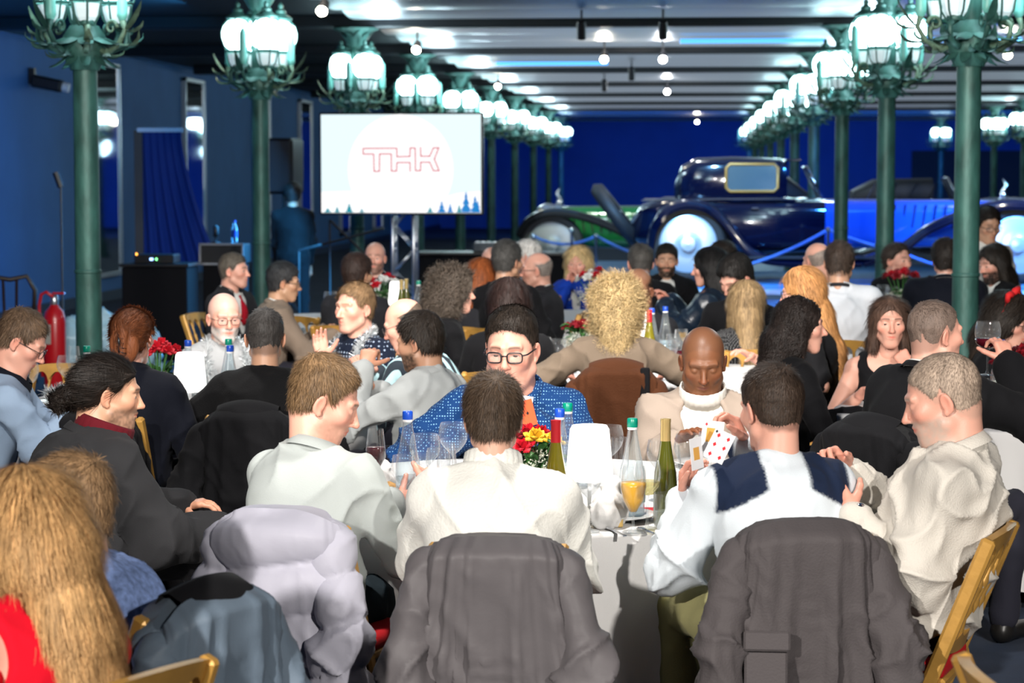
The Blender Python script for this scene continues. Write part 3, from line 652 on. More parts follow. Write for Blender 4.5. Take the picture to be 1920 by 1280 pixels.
    for a, b, ra, rb in dl: lo = np.minimum(lo, np.minimum(a, b) - .1); hi = np.maximum(hi, np.maximum(a, b) + .1)
    f = Field(lo, hi, (.011, .007, .005)[q])
    f.ell((0, -.02, .035), np.array((.077, .097, .086)) + g, .01); f.ell((0, -.045, -.03), (.068 + g, .055 + g, .085 + g * .5), .04)
    for s_ in (-1, 1):
        if hair.get('sides', 1): f.cap((s_ * .068, -.01, .02), (s_ * (.07 + g * .3), -.01, -.09 * hair.get('sides', 1)), .022 + g * .6, .02 + g * .6, .03)
    for a, b, ra, rb in dl: f.cap(a, b, ra, rb, .04)
    f.ell((0, .10, -.035), (.056 * hair.get('face', 1), .085, .105 * hair.get('faceh', 1)), .012, sub=True)
    if hair.get('fringe'): f.ell((0, .07, .07), (.06, .035, .03), .02)
    V, Q = f.mesh(); n = normals(V, Q); A = hair.get('amp', .006)
    if st == 'curly': V = V + n * ((ridge(V * 32) - .6) * A * 2 + (vnoise(V * 75) - .5) * A * 1.5)[:, None]
    else: V = V + n * ((ridge(V * np.array((38, 38, 7))) - .6) * A + (vnoise(V * np.array((90, 90, 9))) - .5) * A)[:, None]
    parts = [(V, Q)]; nr_ = int(hair.get('n', 6000) * K * 1.5); P, i = seeds(V, Q, nr_, rng); kp = ~((P[:, 1] > .025) & (P[:, 2] < .10) & (P[:, 2] > -.13) & (np.abs(P[:, 0]) < .075)) | bool(hair.get('fringe')); P = P[kp]; i = i[kp]; nn = nrm_rows(n[Q[i, 0]])
    if st == 'curly': parts.append(ribbons(P, comb(P, nn, 'long'), nn, hair.get('len', .05), (.0035, .0018, .0013)[q], 7, curl=hair.get('curl', .009), freq=hair.get('freq', 30), lift=hair.get('lift', .45), rnd=hair.get('rnd', .5), grav=hair.get('grav', 0)))
    else: parts.append(ribbons(P, comb(P, nn, 'long'), nn, hair.get('len', .085), hair.get('wid', (.0035, .002, .0014)[q]), 6, lift=hair.get('lift', .0), rnd=.06, curl=hair.get('curl', .0015), freq=8, grav=.5))
    V, Q = join(parts); return mesh_obj('hair', V @ R.T + HC, Q, hm_, root)

# ------------------------------------------------------------------ the hall
def struct(name, V_or_mb, m, parent=None, smooth=False):
    o = V_or_mb.build(name, m, parent, smooth)
    if not parent: o['kind'] = 'structure'
    return o
XL, XR, YB, YF, ZC = -8.5, 13.0, 72.0, -5.0, 3.6
struct('floor', MB().box(((XL + XR) / 2, (YB + YF) / 2, -.05), (XR - XL, YB - YF, .1)), mat('carpet', (.012, .022, .045), .95, vary=.3, vscale=3, bump=.3, bscale=150))
wallm = mat('blue_wall', (.045, .16, .40), .75, vary=.08, vscale=1.5)
struct('wall_left', MB().box((XL - .1, (YB + YF) / 2, ZC / 2), (.2, YB - YF, ZC)), wallm)
struct('wall_right', MB().box((XR + .1, (YB + YF) / 2, ZC / 2), (.2, YB - YF, ZC)), mat('dark_wall', (.02, .03, .05), .8))
struct('wall_back', MB().box(((XL + XR) / 2, YB + .1, ZC / 2), (XR - XL, .2, ZC)), mat('deep_blue_wall', (.02, .09, .38), .8, vary=.1, vscale=.8))
struct('wall_front', MB().box(((XL + XR) / 2, YF - .1, ZC / 2), (XR - XL, .2, ZC)), MATS['dark_wall'])
struct('trim_1', MB().box((XL + .02, (YB + YF) / 2, .07), (.04, YB - YF, .14)), mat('dark_trim', (.01, .03, .06), .5))
struct('trim_2', MB().box((9.6, YB - .05, 1.3), (4.6, .1, 2.6)), MATS['dark_wall'])
cl = struct('ceiling', MB().box(((XL + XR) / 2, (YB + YF) / 2, ZC + .15), (XR - XL, YB - YF, .2)), mat('ceiling_black', (.008, .012, .016), .6))
pan_m = mat('brushed_steel_panel', (.60, .62, .66), .34, metal=.72, bump=.25, bscale=2.5)
Y0, DY = 13.33, 5.52; XROW = (-3.83, 1.69, 7.45)
def panel_mesh():
    mb = MB(); w = 16.6; l = DY / 4 - .16; V = []; ns = 8
    for i in range(ns + 1):
        t = i / ns - .5; V += [(-w / 2, t * l, .045 * (1 - 4 * t * t) * -1 + .05), (w / 2, t * l, .045 * (1 - 4 * t * t) * -1 + .05)]
    V += [(-w / 2, -l / 2, .07), (w / 2, -l / 2, .07), (-w / 2, l / 2, .07), (w / 2, l / 2, .07)]
    return mb.add(V, [(2 * i, 2 * i + 1, 2 * i + 3, 2 * i + 2) for i in range(ns)] + [(18, 19, 1, 0), (20, 16, 17, 21)])
p0 = None
for k in range(0, 10):
    for j in range(4):
        y = Y0 + (k - 0) * DY + (j + .5) * DY / 4
        if p0 is None: p0 = panel_mesh().build('ceiling_panel', pan_m, cl, 'auto'); o = p0
        else: o = p0.copy(); COL.objects.link(o)
        o.location = (XROW[0] + 8.35, y, ZC - .04)
    b = MB().box((2.2, Y0 + k * DY, ZC - .02), (21, .26, .16), bev=.02).build('ceiling_beam', mat('beam_black', (.012, .015, .018), .45), cl)
for k in range(10, 10): pass

# mirrors on the left wall
mir_m = mat('mirror_glass', (.75, .8, .85), .04, metal=1); frame_m = mat('mirror_frame', (.55, .6, .62), .35, metal=.6)
for i, y in enumerate((28.05 + 2.4, 36.0, 41.8, 46.6, 52, 57.5)):
    r = empty('wall_mirror', (XL + .03, y, .4), 0, ['tall narrow mirror on the blue wall behind the nearest green lamp post', 'tall narrow mirror on the blue wall beyond the draped banner', 'tall narrow mirror on the blue wall just past the second lamp post', 'tall narrow mirror on the blue wall beside the screen edge', 'tall narrow mirror hidden behind the lit screen', 'farthest tall mirror on the blue wall'][i], 'mirror', 'mirrors along the blue wall')
    MB().box((0, 0, 1.5), (.05, 1.35, 3.0)).build('mirror_glass', mir_m, r)
    f = MB()
    for dy in (-.7, .7): f.box((0.01, dy, 1.5), (.08, .06, 3.1))
    for z in (-.02, 3.02): f.box((0.01, 0, z), (.08, 1.46, .06))
    f.build('frame', frame_m, r)

# ------------------------------------------------------------------ candelabra lamp posts
verd = mat('green_patina', (.030, .098, .082), .5, metal=.25, vary=.45, vscale=9, bump=.6, bscale=30, stretch=(1, 1, .4))
verd2 = mat('pale_patina', (.09, .15, .10), .55, metal=.2, vary=.4, vscale=25, bump=.5, bscale=60)
globe_m = mat('lit_globe', (.9, 1, 1), .3, emit=(.62, .95, 1.0), es=9.0); cup_m = mat('frosted_cup', (.6, .66, .66), .3, emit=(.6, .8, .85), es=.5)
def leaf(mb, p, d, up, L, w, curl=1.2, n=5):
    d, up = nrm(d), nrm(up); sd = nrm(np.cross(d, up)); pts = []; q = np.array(p, float); a = 0; V = []
    for i in range(n + 1):
        t = i / n; ww = w * math.sin(PI * min(.97, .12 + t * .88)) ; dd = d * math.cos(a) + up * math.sin(a); nn = -d * math.sin(a) + up * math.cos(a)
        V += [q - sd * ww, q + nn * ww * .35, q + sd * ww]; q = q + dd * L / n; a += curl / n * (1 if t < .5 else 1.8)
    F_ = [(3 * i + j, 3 * i + j + 1, 3 * i + j + 4, 3 * i + j + 3) for i in range(n) for j in (0, 1)]
    V = np.array(V); k = len(V); lo = V - np.array((0, 0, .004)); mb.add(np.concatenate((V, lo)), F_ + [tuple(x + k for x in f[::-1]) for f in F_])
def make_post():
    root = empty('lamp_post', (0, 0, 0), 0, 'x', 'lamp post', 'green candelabra lamp posts')
    MB().lathe([(.2, 0), (.2, .08), (.17, .12), (.16, .3), (.12, .36), (.105, .42), (.1, .45)], n=20, closed=True).build('base', verd, root, 'auto')
    MB().lathe([(.085, .42), (.082, 1.2), (.082, 1.215), (.088, 1.22), (.088, 1.235), (.081, 1.24), (.076, 2.6), (.07, 3.25), (.066, 3.3)], n=20).build('shaft', verd, root, 'auto')
    mb = MB()
    mb.lathe([(.09, 2.5), (.12, 2.56), (.16, 2.66), (.13, 2.72), (.09, 2.78)], n=20)
    for k in range(10):
        a = 2 * PI * k / 10; c, s_ = math.cos(a), math.sin(a); leaf(mb, (c * .07, s_ * .07, 2.74), (c * .7, s_ * .7, -.55), (c, s_, .2), .26, .05, 1.6)
        leaf(mb, (c * .07, s_ * .07, 2.66), (c * .5, s_ * .5, -1), (c, s_, -.1), .2, .035, 1.4)
    mb.build('leaf_collar', verd, root, True)
    for k in range(4):
        a = D(20 + 90 * k); u = np.array((math.cos(a), math.sin(a), 0)); c = u * .2 + np.array((0, 0, 3.07))
        lt = MB(); lt.lathe([(0, -.145), (.06, -.138), (.11, -.10), (.138, -.04), (.142, .02), (.125, .075), (.085, .12), (0, .14)], c, 20)
        g = lt.build('globe', globe_m, root, True)
        cg = MB()
        for j in range(6):
            b = 2 * PI * j / 6 + a; pts = [c + np.array((math.cos(b) * r, math.sin(b) * r, z)) for r, z in ((.05, -.3), (.085, -.24), (.1, -.16), (.125, -.10), (.15, -.03), (.153, .02), (.135, .085), (.09, .13), (.03, .16))]
            cg.tube(pts, .0065, 6)
        cg.lathe([(.05, .135), (.1, .14), (.105, .155), (.07, .18), (.045, .2), (.05, .22), (.02, .24), (.025, .27), (0, .3)], c, 14)
        cg.lathe([(.105, -.155), (.112, -.145), (.105, -.135)], c, 14); cg.lathe([(.05, -.3), (.055, -.285), (.05, -.27)], c, 12, closed=True)
        cg.build('cage', verd, g, 'auto')
        MB().lathe([(.045, -.285), (.07, -.25), (.085, -.2), (.09, -.165)], c, 6).build('cup', cup_m, g)
        ar = MB(); base = u * .06 + np.array((0, 0, 2.68)); ar.tube([base, u * .16 + (0, 0, 2.62), u * .26 + (0, 0, 2.66), u * .27 + (0, 0, 2.74), u * .2 + (0, 0, 2.78)], [.02, .022, .018, .02, .03], 8)
        a2 = a + PI / 4; v = np.array((math.cos(a2), math.sin(a2), 0)); sd = np.array((-v[1], v[0], 0))
        P_ = [v * .07 + (0, 0, 2.66), v * .18 + (0, 0, 2.60), v * .28 + (0, 0, 2.66), v * .33 + (0, 0, 2.74), v * .31 + (0, 0, 2.81)]; ar.tube(P_, [.022, .02, .017, .016, .022], 8)
        sp = [v * (.22 + .05 * math.cos(t) * (1 - t / 9)) + np.array((0, 0, 2.76 + .05 * math.sin(t) * (1 - t / 9))) for t in np.linspace(0, 7, 14)]; ar.tube(sp, np.linspace(.014, .006, 14), 6)
        for t_, cu in ((.6, 1.2), (.9, -1.0)): leaf(ar, P_[3], v * t_ + (0, 0, .5 if cu > 0 else -.1), (v * .2 + (0, 0, -1 if cu < 0 else 1)), .19, .028, cu)
        leaf(ar, P_[2], v + (0, 0, -.3), (0, 0, 1), .24, .03, 1.5); leaf(ar, P_[1], v * .6 + sd * .7 + (0, 0, -.4), (0, 0, 1), .16, .028, 1.3); leaf(ar, P_[1], v * .6 - sd * .7 + (0, 0, -.4), (0, 0, 1), .16, .028, 1.3)
        leaf(ar, u * .27 + (0, 0, 2.68), u + (0, 0, -.2), (0, 0, 1), .15, .03, 1.6)
        ar.build('scroll_arm', verd2 if k % 2 else verd, root, True)
        cd = MB(); cd.lathe([(.02, 2.8), (.035, 2.83), (.033, 2.85), (.033, 3.06), (.027, 3.09), (.008, 3.12), (0, 3.13)], v * .31, 12); cd.build('candle_tube', mat('mint_tube', (.14, .42, .36), .4), root, 'auto')
    mb = MB(); mb.lathe([(.066, 3.25), (.075, 3.33), (.06, 3.36), (.09, 3.40), (.17, 3.46), (.26, 3.49), (.27, 3.498)], n=16)
    for k in range(8):
        a = 2 * PI * k / 8; c, s_ = math.cos(a), math.sin(a); leaf(mb, (c * .07, s_ * .07, 3.29), (c * .35, s_ * .35, 1), (c, s_, 0), .21, .05, .9)
    mb.build('capital', verd, root, True)
    return root
post0 = make_post(); first = True
ORD = ['nearest', 'second', 'third', 'fourth', 'fifth', 'sixth', 'seventh', 'eighth', 'ninth', 'farthest']
for row, xr in enumerate(XROW):
    for k in range(10):
        y = Y0 + k * DY
        if row == 2:
            if k not in (6, 7, 9): continue
            y = {6: 48.9, 7: 53.7, 9: 65.}[k]
        o = post0 if first else copy_tree(post0); first = False
        nm = ORD[k]; o.location = (xr, y, 0); o.rotation_euler = (0, 0, D((0, 37, 14)[row] + 9 * k))
        o['label'] = ['%s green lamp post with lit globes in the row on the screen side' % nm, '%s green lamp post with lit globes in the middle row by the blue car' % nm, '%s green lamp post with lit globes in the row beyond the cars' % nm][row]
        if k < 9:
            pl = lamp('lamp_glow', 'POINT', (xr, y, 2.45), (xr, y, 0), 14 if row else 14, (.6, .92, 1), .25)
            lamp('lamp_glow', 'POINT', (xr + .36, y - .3, 3.2), (xr, y, 0), 34, (.7, .9, 1), .14)

# ceiling spotlights
spot_m = mat('spot_black', (.01, .01, .012), .4); bulb_m = mat('spot_bulb', (1, .95, .8), .3, emit=(1, .9, .68), es=60); bulb2 = mat('spot_bulb_cool', (1, 1, 1), .3, emit=(.95, .97, 1), es=60)
def ceil_spot(px, py, label, warm=True, lit=True, rz=0, tilt=.5):
    s = (py - 325) / -1.55; s = max(s, 20); p = W(px, py, s); r = empty('ceiling_spotlight', (p[0], p[1], p[2]), rz, label, 'spotlight', 'spotlights under the ceiling')
    R_ = Rx(tilt if not lit else -1.1)
    mb = MB(); mb.lathe([(0, .1), (.045, .1), (.05, .06), (.05, -.1), (.042, -.1), (.04, -.07)], R=R_, n=14); mb.build('housing', spot_m, r, 'auto')
    MB().tube([(0, 0, .04), (0, .03, .12), (0, .03, ZC - p[2])], .012, 8).build('stem', spot_m, r)
    if lit: mb = MB(); mb.lathe([(0, -.125), (.035, -.118), (.052, -.095), (.04, -.075)], R=R_, n=14); mb.build('bulb', bulb_m if warm else bulb2, r, True); lamp('spot_glow', 'POINT', (p[0], p[1] - .2, p[2] + .02), (0, 0, 0), 22, (1, .88, .68) if warm else (1, 1, 1), .06)
for a in ((1133, 106, 'warm ceiling spotlight glowing brightest, above the hall aisle', True, True), (1243, 106, 'white ceiling spotlight right beside the warm one', False, True), (1251, 168, 'smaller white spotlight hanging farther down the aisle', False, True), (1307, 226, 'farthest lit spotlight above the dark blue car roof', True, True),
          (1090, 56, 'unlit black spotlight angled under the first steel panel', True, False), (1243, 56, 'unlit black spotlight below the reflecting ceiling panel', True, False), (1184, 138, 'small unlit spotlight between the two white lights', True, False),
          (1133, 160, 'small unlit spotlight below the warm one', True, False), (782, 88, 'warm spotlight above the fourth lamp post', True, True), (934, 158, 'small warm spotlight above the lamp post right of the screen', True, True), (606, 14, 'warm spotlight at the top of the picture near the blue wall', True, True), (1888, 98, 'warm spotlight beyond the big right lamp post', True, True), (1725, 140, 'unlit spotlight between the big lamp posts', True, False)):
    ceil_spot(*a)
strip_m = mat('blue_strip', (.1, .4, 1), .4, emit=(.08, .42, 1), es=1.6)
for (pa, pb, py, lb) in ((1275, 1545, 82, 'long blue light strip under the ceiling panels above the blue car'), (1690, 1915, 82, 'blue light strip under the ceiling beyond the near lamp post'), (930, 1140, 122, 'thin blue light strip under the ceiling left of the bright spotlight')):
    s = (325 - py) / 1.66; a, b = W(pa, py, s), W(pb, py, s)
    tag(MB().box(((a[0] + b[0]) / 2, a[1], ZC - .08), (b[0] - a[0], .12, .05), bev=.01).build('light_strip', strip_m), lb, 'light strip', 'blue ceiling light strips')
# security camera on wall
r = empty('security_camera', (XL + .05, 27.0, 3.0), 0, 'dark boxy camera on a bracket high on the blue wall', 'camera'); MB().box((.2, 0, 0), (.4, .2, .16), Ry(.2), bev=.03).build('body', spot_m, r); MB().lathe([(.06, 0), (.06, .08), (0, .08)], (.4, 0, -.04), 12, Ry(1.8)).build('lens', mat('white_plastic', (.7, .72, .75), .4), r); MB().box((0, 0, .1), (.08, .08, .2)).build('bracket', spot_m, r)

# ------------------------------------------------------------------ screen on its truss
S_ = 183; c = W(751.5, 307, S_); sw, sh = 303 / S_, 184 / S_
scr = empty('display_screen', (c[0], c[1], 0), 0, 'large lit flat screen showing THK in red outline on a truss stand', 'screen')
MB().box((0, .05, c[2]), (sw + .05, .08, sh + .05), bev=.015).build('bezel', MATS['black_plastic'], scr)
def em(name, colr, st): return mat(name, (0, 0, 0), .6, emit=colr, es=st, spec=.2)
def flat(name, poly, y, m, parent): return mesh_obj(name, [(x, y, z) for x, z in poly], [tuple(range(len(poly)))], m, parent, False)
def sp(px, py): return ((px - 751.5) / S_, c[2] - (py - 307) / S_)
pic = flat('picture', [sp(600, 214.5), sp(903, 214.5), sp(903, 399), sp(600, 399)][::-1], 0, em('screen_sky', (.80, .96, 1.0), 1.08), scr)
flat('moon', [sp(751 + 100 * math.cos(a), 318 + 104 * max(-1, min(.78, math.sin(a)))) for a in np.linspace(0, 2 * PI, 49)[:-1]][::-1], -.003, em('screen_white', (1, 1, 1), 1.15), pic)
flat('snow', [sp(600, 360), sp(660, 358), sp(700, 375), sp(800, 378), sp(860, 362), sp(903, 358), sp(903, 399), sp(600, 399)][::-1], -.0035, MATS['screen_white'], pic)
red = em('screen_red', (.80, .02, .09), .75)
lw = 2.2 / S_
def logo(pts, closed=False):
    P = [np.array((*sp(660 + x * .099, 260 + y * .099),)) for x, y in pts]; P = P + ([P[0]] if closed else []); mb = MB()
    for a, b in zip(P[:-1], P[1:]):
        d = (b - a) / np.linalg.norm(b - a); n = np.array((-d[1], d[0])) * lw * .5; a2, b2 = a - d * lw * .5, b + d * lw * .5
        q = [a2 - n, b2 - n, b2 + n, a2 + n]; mb.add([(x, -.008, z) for x, z in q], [(0, 1, 2, 3)])
    return mb
l1 = logo([(1105, 615), (1103, 450), (852, 452), (845, 612), (745, 612), (745, 288), (520, 288), (515, 618), (412, 618), (408, 290), (205, 290), (205, 183), (850, 180), (852, 342), (1103, 335), (1105, 175), (1203, 175), (1207, 605), (1303, 605), (1308, 445), (1480, 445), (1550, 605), (1660, 605), (1568, 385), (1655, 172), (1550, 175), (1480, 332), (1308, 332), (1306, 168)])
l1.build('logo', red, pic)
treec = [em('screen_tree_blue', (.02, .30, .80), .8), em('screen_tree_teal', (.0, .42, .55), .7)]
for (tx, ty, w_, m_) in ((612, 390, 14, 1), (630, 387, 10, 1), (653, 381, 14, 1), (677, 391, 9, 1), (807, 388, 12, 1), (829, 376, 15, 0), (845, 381, 11, 0), (862, 383, 10, 1), (875, 358, 19, 0), (892, 366, 17, 0), (903 - 6, 375, 12, 0)):
    pts = [(tx, ty)]; hgt = 399 - ty
    for i in range(1, 4): pts += [(tx + w_ * .5 * i / 3 * 1.1, ty + hgt * i / 3.3), (tx + w_ * .5 * i / 3 * .5, ty + hgt * i / 3.3)]
    pts += [(min(903, tx + w_ * .7), 398.5), (max(600.5, tx - w_ * .7), 398.5)]
    for i in range(3, 0, -1): pts += [(max(600.5, tx - w_ * .5 * i / 3 * .5), ty + hgt * i / 3.3), (max(600.5, tx - w_ * .5 * i / 3 * 1.1), ty + hgt * i / 3.3)]
    flat('fir_tree', [sp(min(902.5, x), y) for x, y in pts][::-1], -.006, treec[m_], pic)
alu = mat('aluminium', (.6, .62, .66), .3, metal=.9)
tr = empty('truss_stand', (c[0], c[1] + .42, 0), 0, 'aluminium truss column holding up the lit screen', 'truss')
bs = sp(748, 460)[0]
for dx in (-.11, .11):
    for dy in (-.11, .11): MB().tube([(bs + dx, dy, .02), (bs + dx, dy, c[2] + .1)], .022, 8).build('chord', alu, tr, True)
br = MB()
for i in range(8):
    z = .1 + i * .24; s_ = 1 if i % 2 else -1
    for dy in (-.11, .11): br.tube([(bs - .11 * s_, dy, z), (bs + .11 * s_, dy, z + .24)], .010, 6)
    for dx in (-.11, .11): br.tube([(bs + dx, -.11 * s_, z), (bs + dx, .11 * s_, z + .24)], .010, 6)
tag(br.build('brace', alu, tr, True), kind='stuff'); MB().box((bs, 0, .01), (.7, .6, .02)).build('base_plate', alu, tr); MB().box((bs, -.22, c[2]), (.5, .18, .4)).build('bracket', spot_m, tr)

# ------------------------------------------------------------------ things by the left wall
def at_floor(px, s): q = WZ(px, s, 0); return (q[0], q[1], 0)
fab_blue = fabric('banner', (.012, .03, .16), .8)
r = empty('banner_drape', at_floor(310, 155), D(8), 'dark blue pleated drape hanging from a pale top bar by the wall', 'drape')
V = []; nu, nv = 40, 14
for j in range(nv + 1):
    z = 2.36 - j * 1.6 / nv
    for i in range(nu + 1):
        u = i / nu; x = -.18 + .5 * u + (j / nv) ** 1.5 * .42 * u - .1 + .02 * j / nv; V.append((x, .035 * math.sin(u * 38) * (.3 + j / nv) + .0, z))
mesh_obj('cloth', V, [(j * (nu + 1) + i, j * (nu + 1) + i + 1, (j + 1) * (nu + 1) + i + 1, (j + 1) * (nu + 1) + i) for j in range(nv) for i in range(nu)], fab_blue, r)
MB().box((-.03, -.01, 2.38), (.56, .05, .05)).build('top_bar', mat('pale_bar', (.5, .55, .65), .5), r); MB().box((-.3, .0, 1.2), (.1, .06, 2.36)).build('post', spot_m, r); MB().box((-.1, 0, .02), (.7, .4, .04)).build('foot', spot_m, r)
def boxy(name, label, cat, px, s, parts, rz=0, group=None):
    r = empty(name, at_floor(px, s), rz, label, cat, group)
    for nm, c_, sz, m_, bv in parts: MB().box(c_, sz, bev=bv).build(nm, m_, r)
    return r
blackcloth = fabric('black_skirt', (.006, .006, .008))
boxy('equipment_table', 'black skirted equipment table below the blue drape', 'table', 303, 190, [('skirt', (0, 0, .46), (.66, .5, .92), blackcloth, .01), ('top', (0, 0, .94), (.7, .55, .03), spot_m, .005)])
r = boxy('audio_mixer', 'small black mixer with a blue and an orange light on the black table', 'mixer', 300, 190, [('body', (0, -.05, 1.0), (.4, .3, .09), spot_m, .01)])
for i, (x, colr, sz) in enumerate(((-.02, (.3, .5, 1), .03), (.03, (.2, 1, .3), .012), (-.17, (1, .4, .05), .012))): MB().box((x, -.21, 1.0 + (.05 if i == 2 else 0)), (sz, .01, .02)).build('indicator_light', mat('led%d' % i, (0, 0, 0), .5, emit=colr, es=6), r)
r = empty('speaker', at_floor(534, 170), D(-12), 'tall black loudspeaker on a pole in front of the blue wall', 'speaker'); MB().box((0, 0, 1.93), (.36, .36, .62), bev=.03).build('cabinet', spot_m, r); MB().box((0, -.19, 1.93), (.3, .01, .55)).build('grille', mat('grille_black', (.015, .017, .02), .7), r)
MB().tube([(0, 0, .02), (0, 0, 1.63)], .02, 8).build('pole', spot_m, r); 
for k in range(3): MB().tube([(0, 0, .5), (.45 * math.cos(k * 2.1), .45 * math.sin(k * 2.1), .01)], .012, 6).build('leg', spot_m, r)
r = boxy('flight_case', 'open black flight case with silver edges on the sound desk', 'case', 425, 185, [('case', (0, 0, 1.03), (.44, .4, .2), spot_m, .01), ('stand', (0, 0, .46), (.4, .36, .92), blackcloth, .01)])
for z in (.93, 1.13):
    MB().box((0, -.2, z), (.46, .02, .02)).build('edge_strip', alu, r)
for x in (-.22, .22): MB().box((x, -.2, 1.03), (.02, .02, .2)).build('edge_strip', alu, r)
def water_bottle_small(px, s, z, label):
    r = empty('plastic_bottle', WZ(px, s, z), 0, label, 'bottle'); MB().lathe([(0, 0), (.03, .0), (.032, .02), (.032, .15), (.014, .2), (.013, .22)], n=14).build('bottle_body', glass_mat('pet', (.85, .92, 1), .15, .6), r, True); MB().lathe([(.015, .21), (.015, .235), (0, .235)], n=12).build('cap', mat('blue_cap', (.01, .06, .5), .35), r); MB().lathe([(.033, .06), (.033, .13)], n=14).build('wrapper', MATS['blue_cap'], r)
water_bottle_small(440, 185, 1.135, 'small plastic water bottle standing on the flight case')
r = empty('desk_microphone', WZ(405, 185, 1.135), 0, 'small dark capsule microphone standing on the flight case', 'microphone'); MB().lathe([(0, 0), (.05, 0), (.05, .01), (.008, .015), (.008, .06), (.03, .07), (.03, .17), (0, .19)], n=12).build('body', spot_m, r, True)
r = boxy('sound_desk', 'low black skirted sound desk with mixing gear right of the screen', 'table', 925, 150, [('skirt', (0, 0, .42), (1.9, .7, .84), blackcloth, .02), ('top', (0, 0, .855), (1.95, .75, .03), spot_m, .005)])
r = boxy('mixing_console', 'grey mixing console on the black skirted desk', 'mixer', 935, 150, [('body', (0, 0, .93), (.62, .45, .12), mat('console_grey', (.08, .1, .12), .4), .02)])
for i in range(8): MB().box((-.26 + i * .075, -.1, .995), (.03, .12, .012)).build('fader_strip', alu, r)
for (pa, pb, sa, lab) in (((560, 470), (720, 428), 180, 'thin dark crossbar of a stand in front of the screen truss'), ((618, 412), (700, 492), 176, 'slanted black microphone boom left of the truss')):
    a = W(*pa, sa); b = W(*pb, sa); r = empty('microphone_stand', (a[0], a[1], 0), 0, lab, 'stand'); MB().tube([(0, 0, .02), (0, 0, a[2])], .012, 8).build('pole', spot_m, r); MB().tube([(0, 0, a[2]), (b[0] - a[0], 0, b[2])], .014, 8).build('boom', spot_m, r); MB().lathe([(0, 0), (.14, 0), (.14, .02), (0, .03)], n=16).build('base', spot_m, r)
r = empty('microphone_stand', at_floor(120, 200), 0, 'black microphone stand beside the nearest lamp post on the wall side', 'stand'); MB().tube([(0, 0, .02), (0, 0, 1.75)], .012, 8).build('pole', spot_m, r); MB().tube([(0, 0, 1.72), (-.05, 0, 1.86)], .035, 8).build('microphone', spot_m, r); MB().lathe([(0, 0), (.14, 0), (.14, .02), (0, .03)], n=16).build('base', spot_m, r)
# fire extinguisher
redm = mat('extinguisher_red', (.5, .008, .014), .3, coat=.5)
r = empty('fire_extinguisher', at_floor(105, 236), 0, 'large red fire extinguisher standing by the blue wall', 'fire extinguisher')
MB().lathe([(0, .02), (.075, .02), (.09, .05), (.09, .66), (.075, .73), (.04, .77), (.03, .79)], n=24).build('tank', redm, r, True); MB().lathe([(.03, .78), (.035, .8), (.035, .84), (.02, .87), (0, .87)], n=14).build('valve', alu, r, True)
MB().tube([(.0, -.02, .85), (-.06, -.02, .89), (-.1, -.02, .87), (-.12, -.02, .78), (-.115, -.02, .4), (-.1, -.02, .2)], .014, 8).build('hose', redm, r, True); MB().box((.04, 0, .88), (.1, .02, .015)).build('handle', redm, r); MB().box((-.03, -.086, .55), (.05, .012, .16), Rz(-.3)).build('instruction_label', mat('label_white', (.4, .4, .36), .6), r); MB().lathe([(.1, 0), (.1, .02), (.09, .03)], n=20, closed=True).build('foot_ring', spot_m, r)
# pale blue plastic sheets and low shelf behind post
f = Field((-.6, -.4, -.1), (.6, .4, .8), .03); f.rbox((0, 0, .25), (.36, .2, .2), .05); f.ell((-.1, 0, .45), (.3, .2, .2), .1); f.ell((.15, 0, .5), (.15, .15, .16), .08); V, Q = f.mesh(); V = folds(V, Q, .05, seed=4); V[:, 2] = np.maximum(V[:, 2], 0)
q = at_floor(200, 225); o = mesh_obj('plastic_sheet', V, Q, mat('pale_sheet', (.4, .62, .75), .35), smooth=False); o.location = q; tag(o, 'crumpled pale blue plastic sheeting heaped behind the nearest lamp post', 'sheet')
r = empty('bentwood_chair', at_floor(22, 214), D(200), 'dark curved wooden chair back against the blue wall', 'chair'); dk = mat('dark_wood', (.03, .015, .01), .4)
MB().tube([(-.2, 0, .45), (-.22, 0, .8), (-.15, 0, .93), (0, 0, .9), (.15, 0, .93), (.22, 0, .8), (.2, 0, .45)], .022, 8).build('back_frame', dk, r, True); MB().box((0, .2, .45), (.44, .42, .04), bev=.02).build('seat', dk, r)
for x in (-.19, .19):
    for y in (0, .38): MB().tube([(x, y, .44), (x, y, 0)], .018, 8).build('leg', dk, r, True)
MB().tube([(-.05, 0, .45), (-.06, 0, .91)], .015, 6).build('splat', dk, r); MB().tube([(.05, 0, .45), (.06, 0, .91)], .015, 6).build('splat', dk, r)

# ------------------------------------------------------------------ plinth, barrier ropes and vintage cars
plm = mat('plinth_blue', (.06, .2, .42), .5)
struct('floor_plinth', MB().box((5.2, 29.0, .225), (15.4, 3.9, .45), bev=.02), plm); struct('floor_plinth', MB().box((5.2, 35.6, .125), (15.4, 7.2, .25), bev=.02), plm); struct('trim_3', MB().box((5.2, 27.02, .36), (15.4, .06, .06)), mat('plinth_edge', (.5, .62, .75), .4))
chrome = mat('chrome', (.8, .82, .85), .08, metal=1); rub = mat('tyre_rubber', (.015, .015, .017), .6)
def loft(mb, st, n=28, ex=.5):
    V = []
    for (x, hw, zb, zt, *e) in st:
        e = e[0] if e else ex; zc, hz = (zb + zt) / 2, (zt - zb) / 2
        for k in range(n): a = 2 * PI * k / n; ca, sa = math.cos(a), math.sin(a); V.append((x, hw * np.sign(ca) * abs(ca) ** e, zc + hz * np.sign(sa) * abs(sa) ** e))
    m_ = len(st); Fq = [(i * n + k, i * n + (k + 1) % n, (i + 1) * n + (k + 1) % n, (i + 1) * n + k) for i in range(m_ - 1) for k in range(n)] + [tuple(range(n))[::-1], tuple((m_ - 1) * n + k for k in range(n))]
    return mb.add(V, Fq)
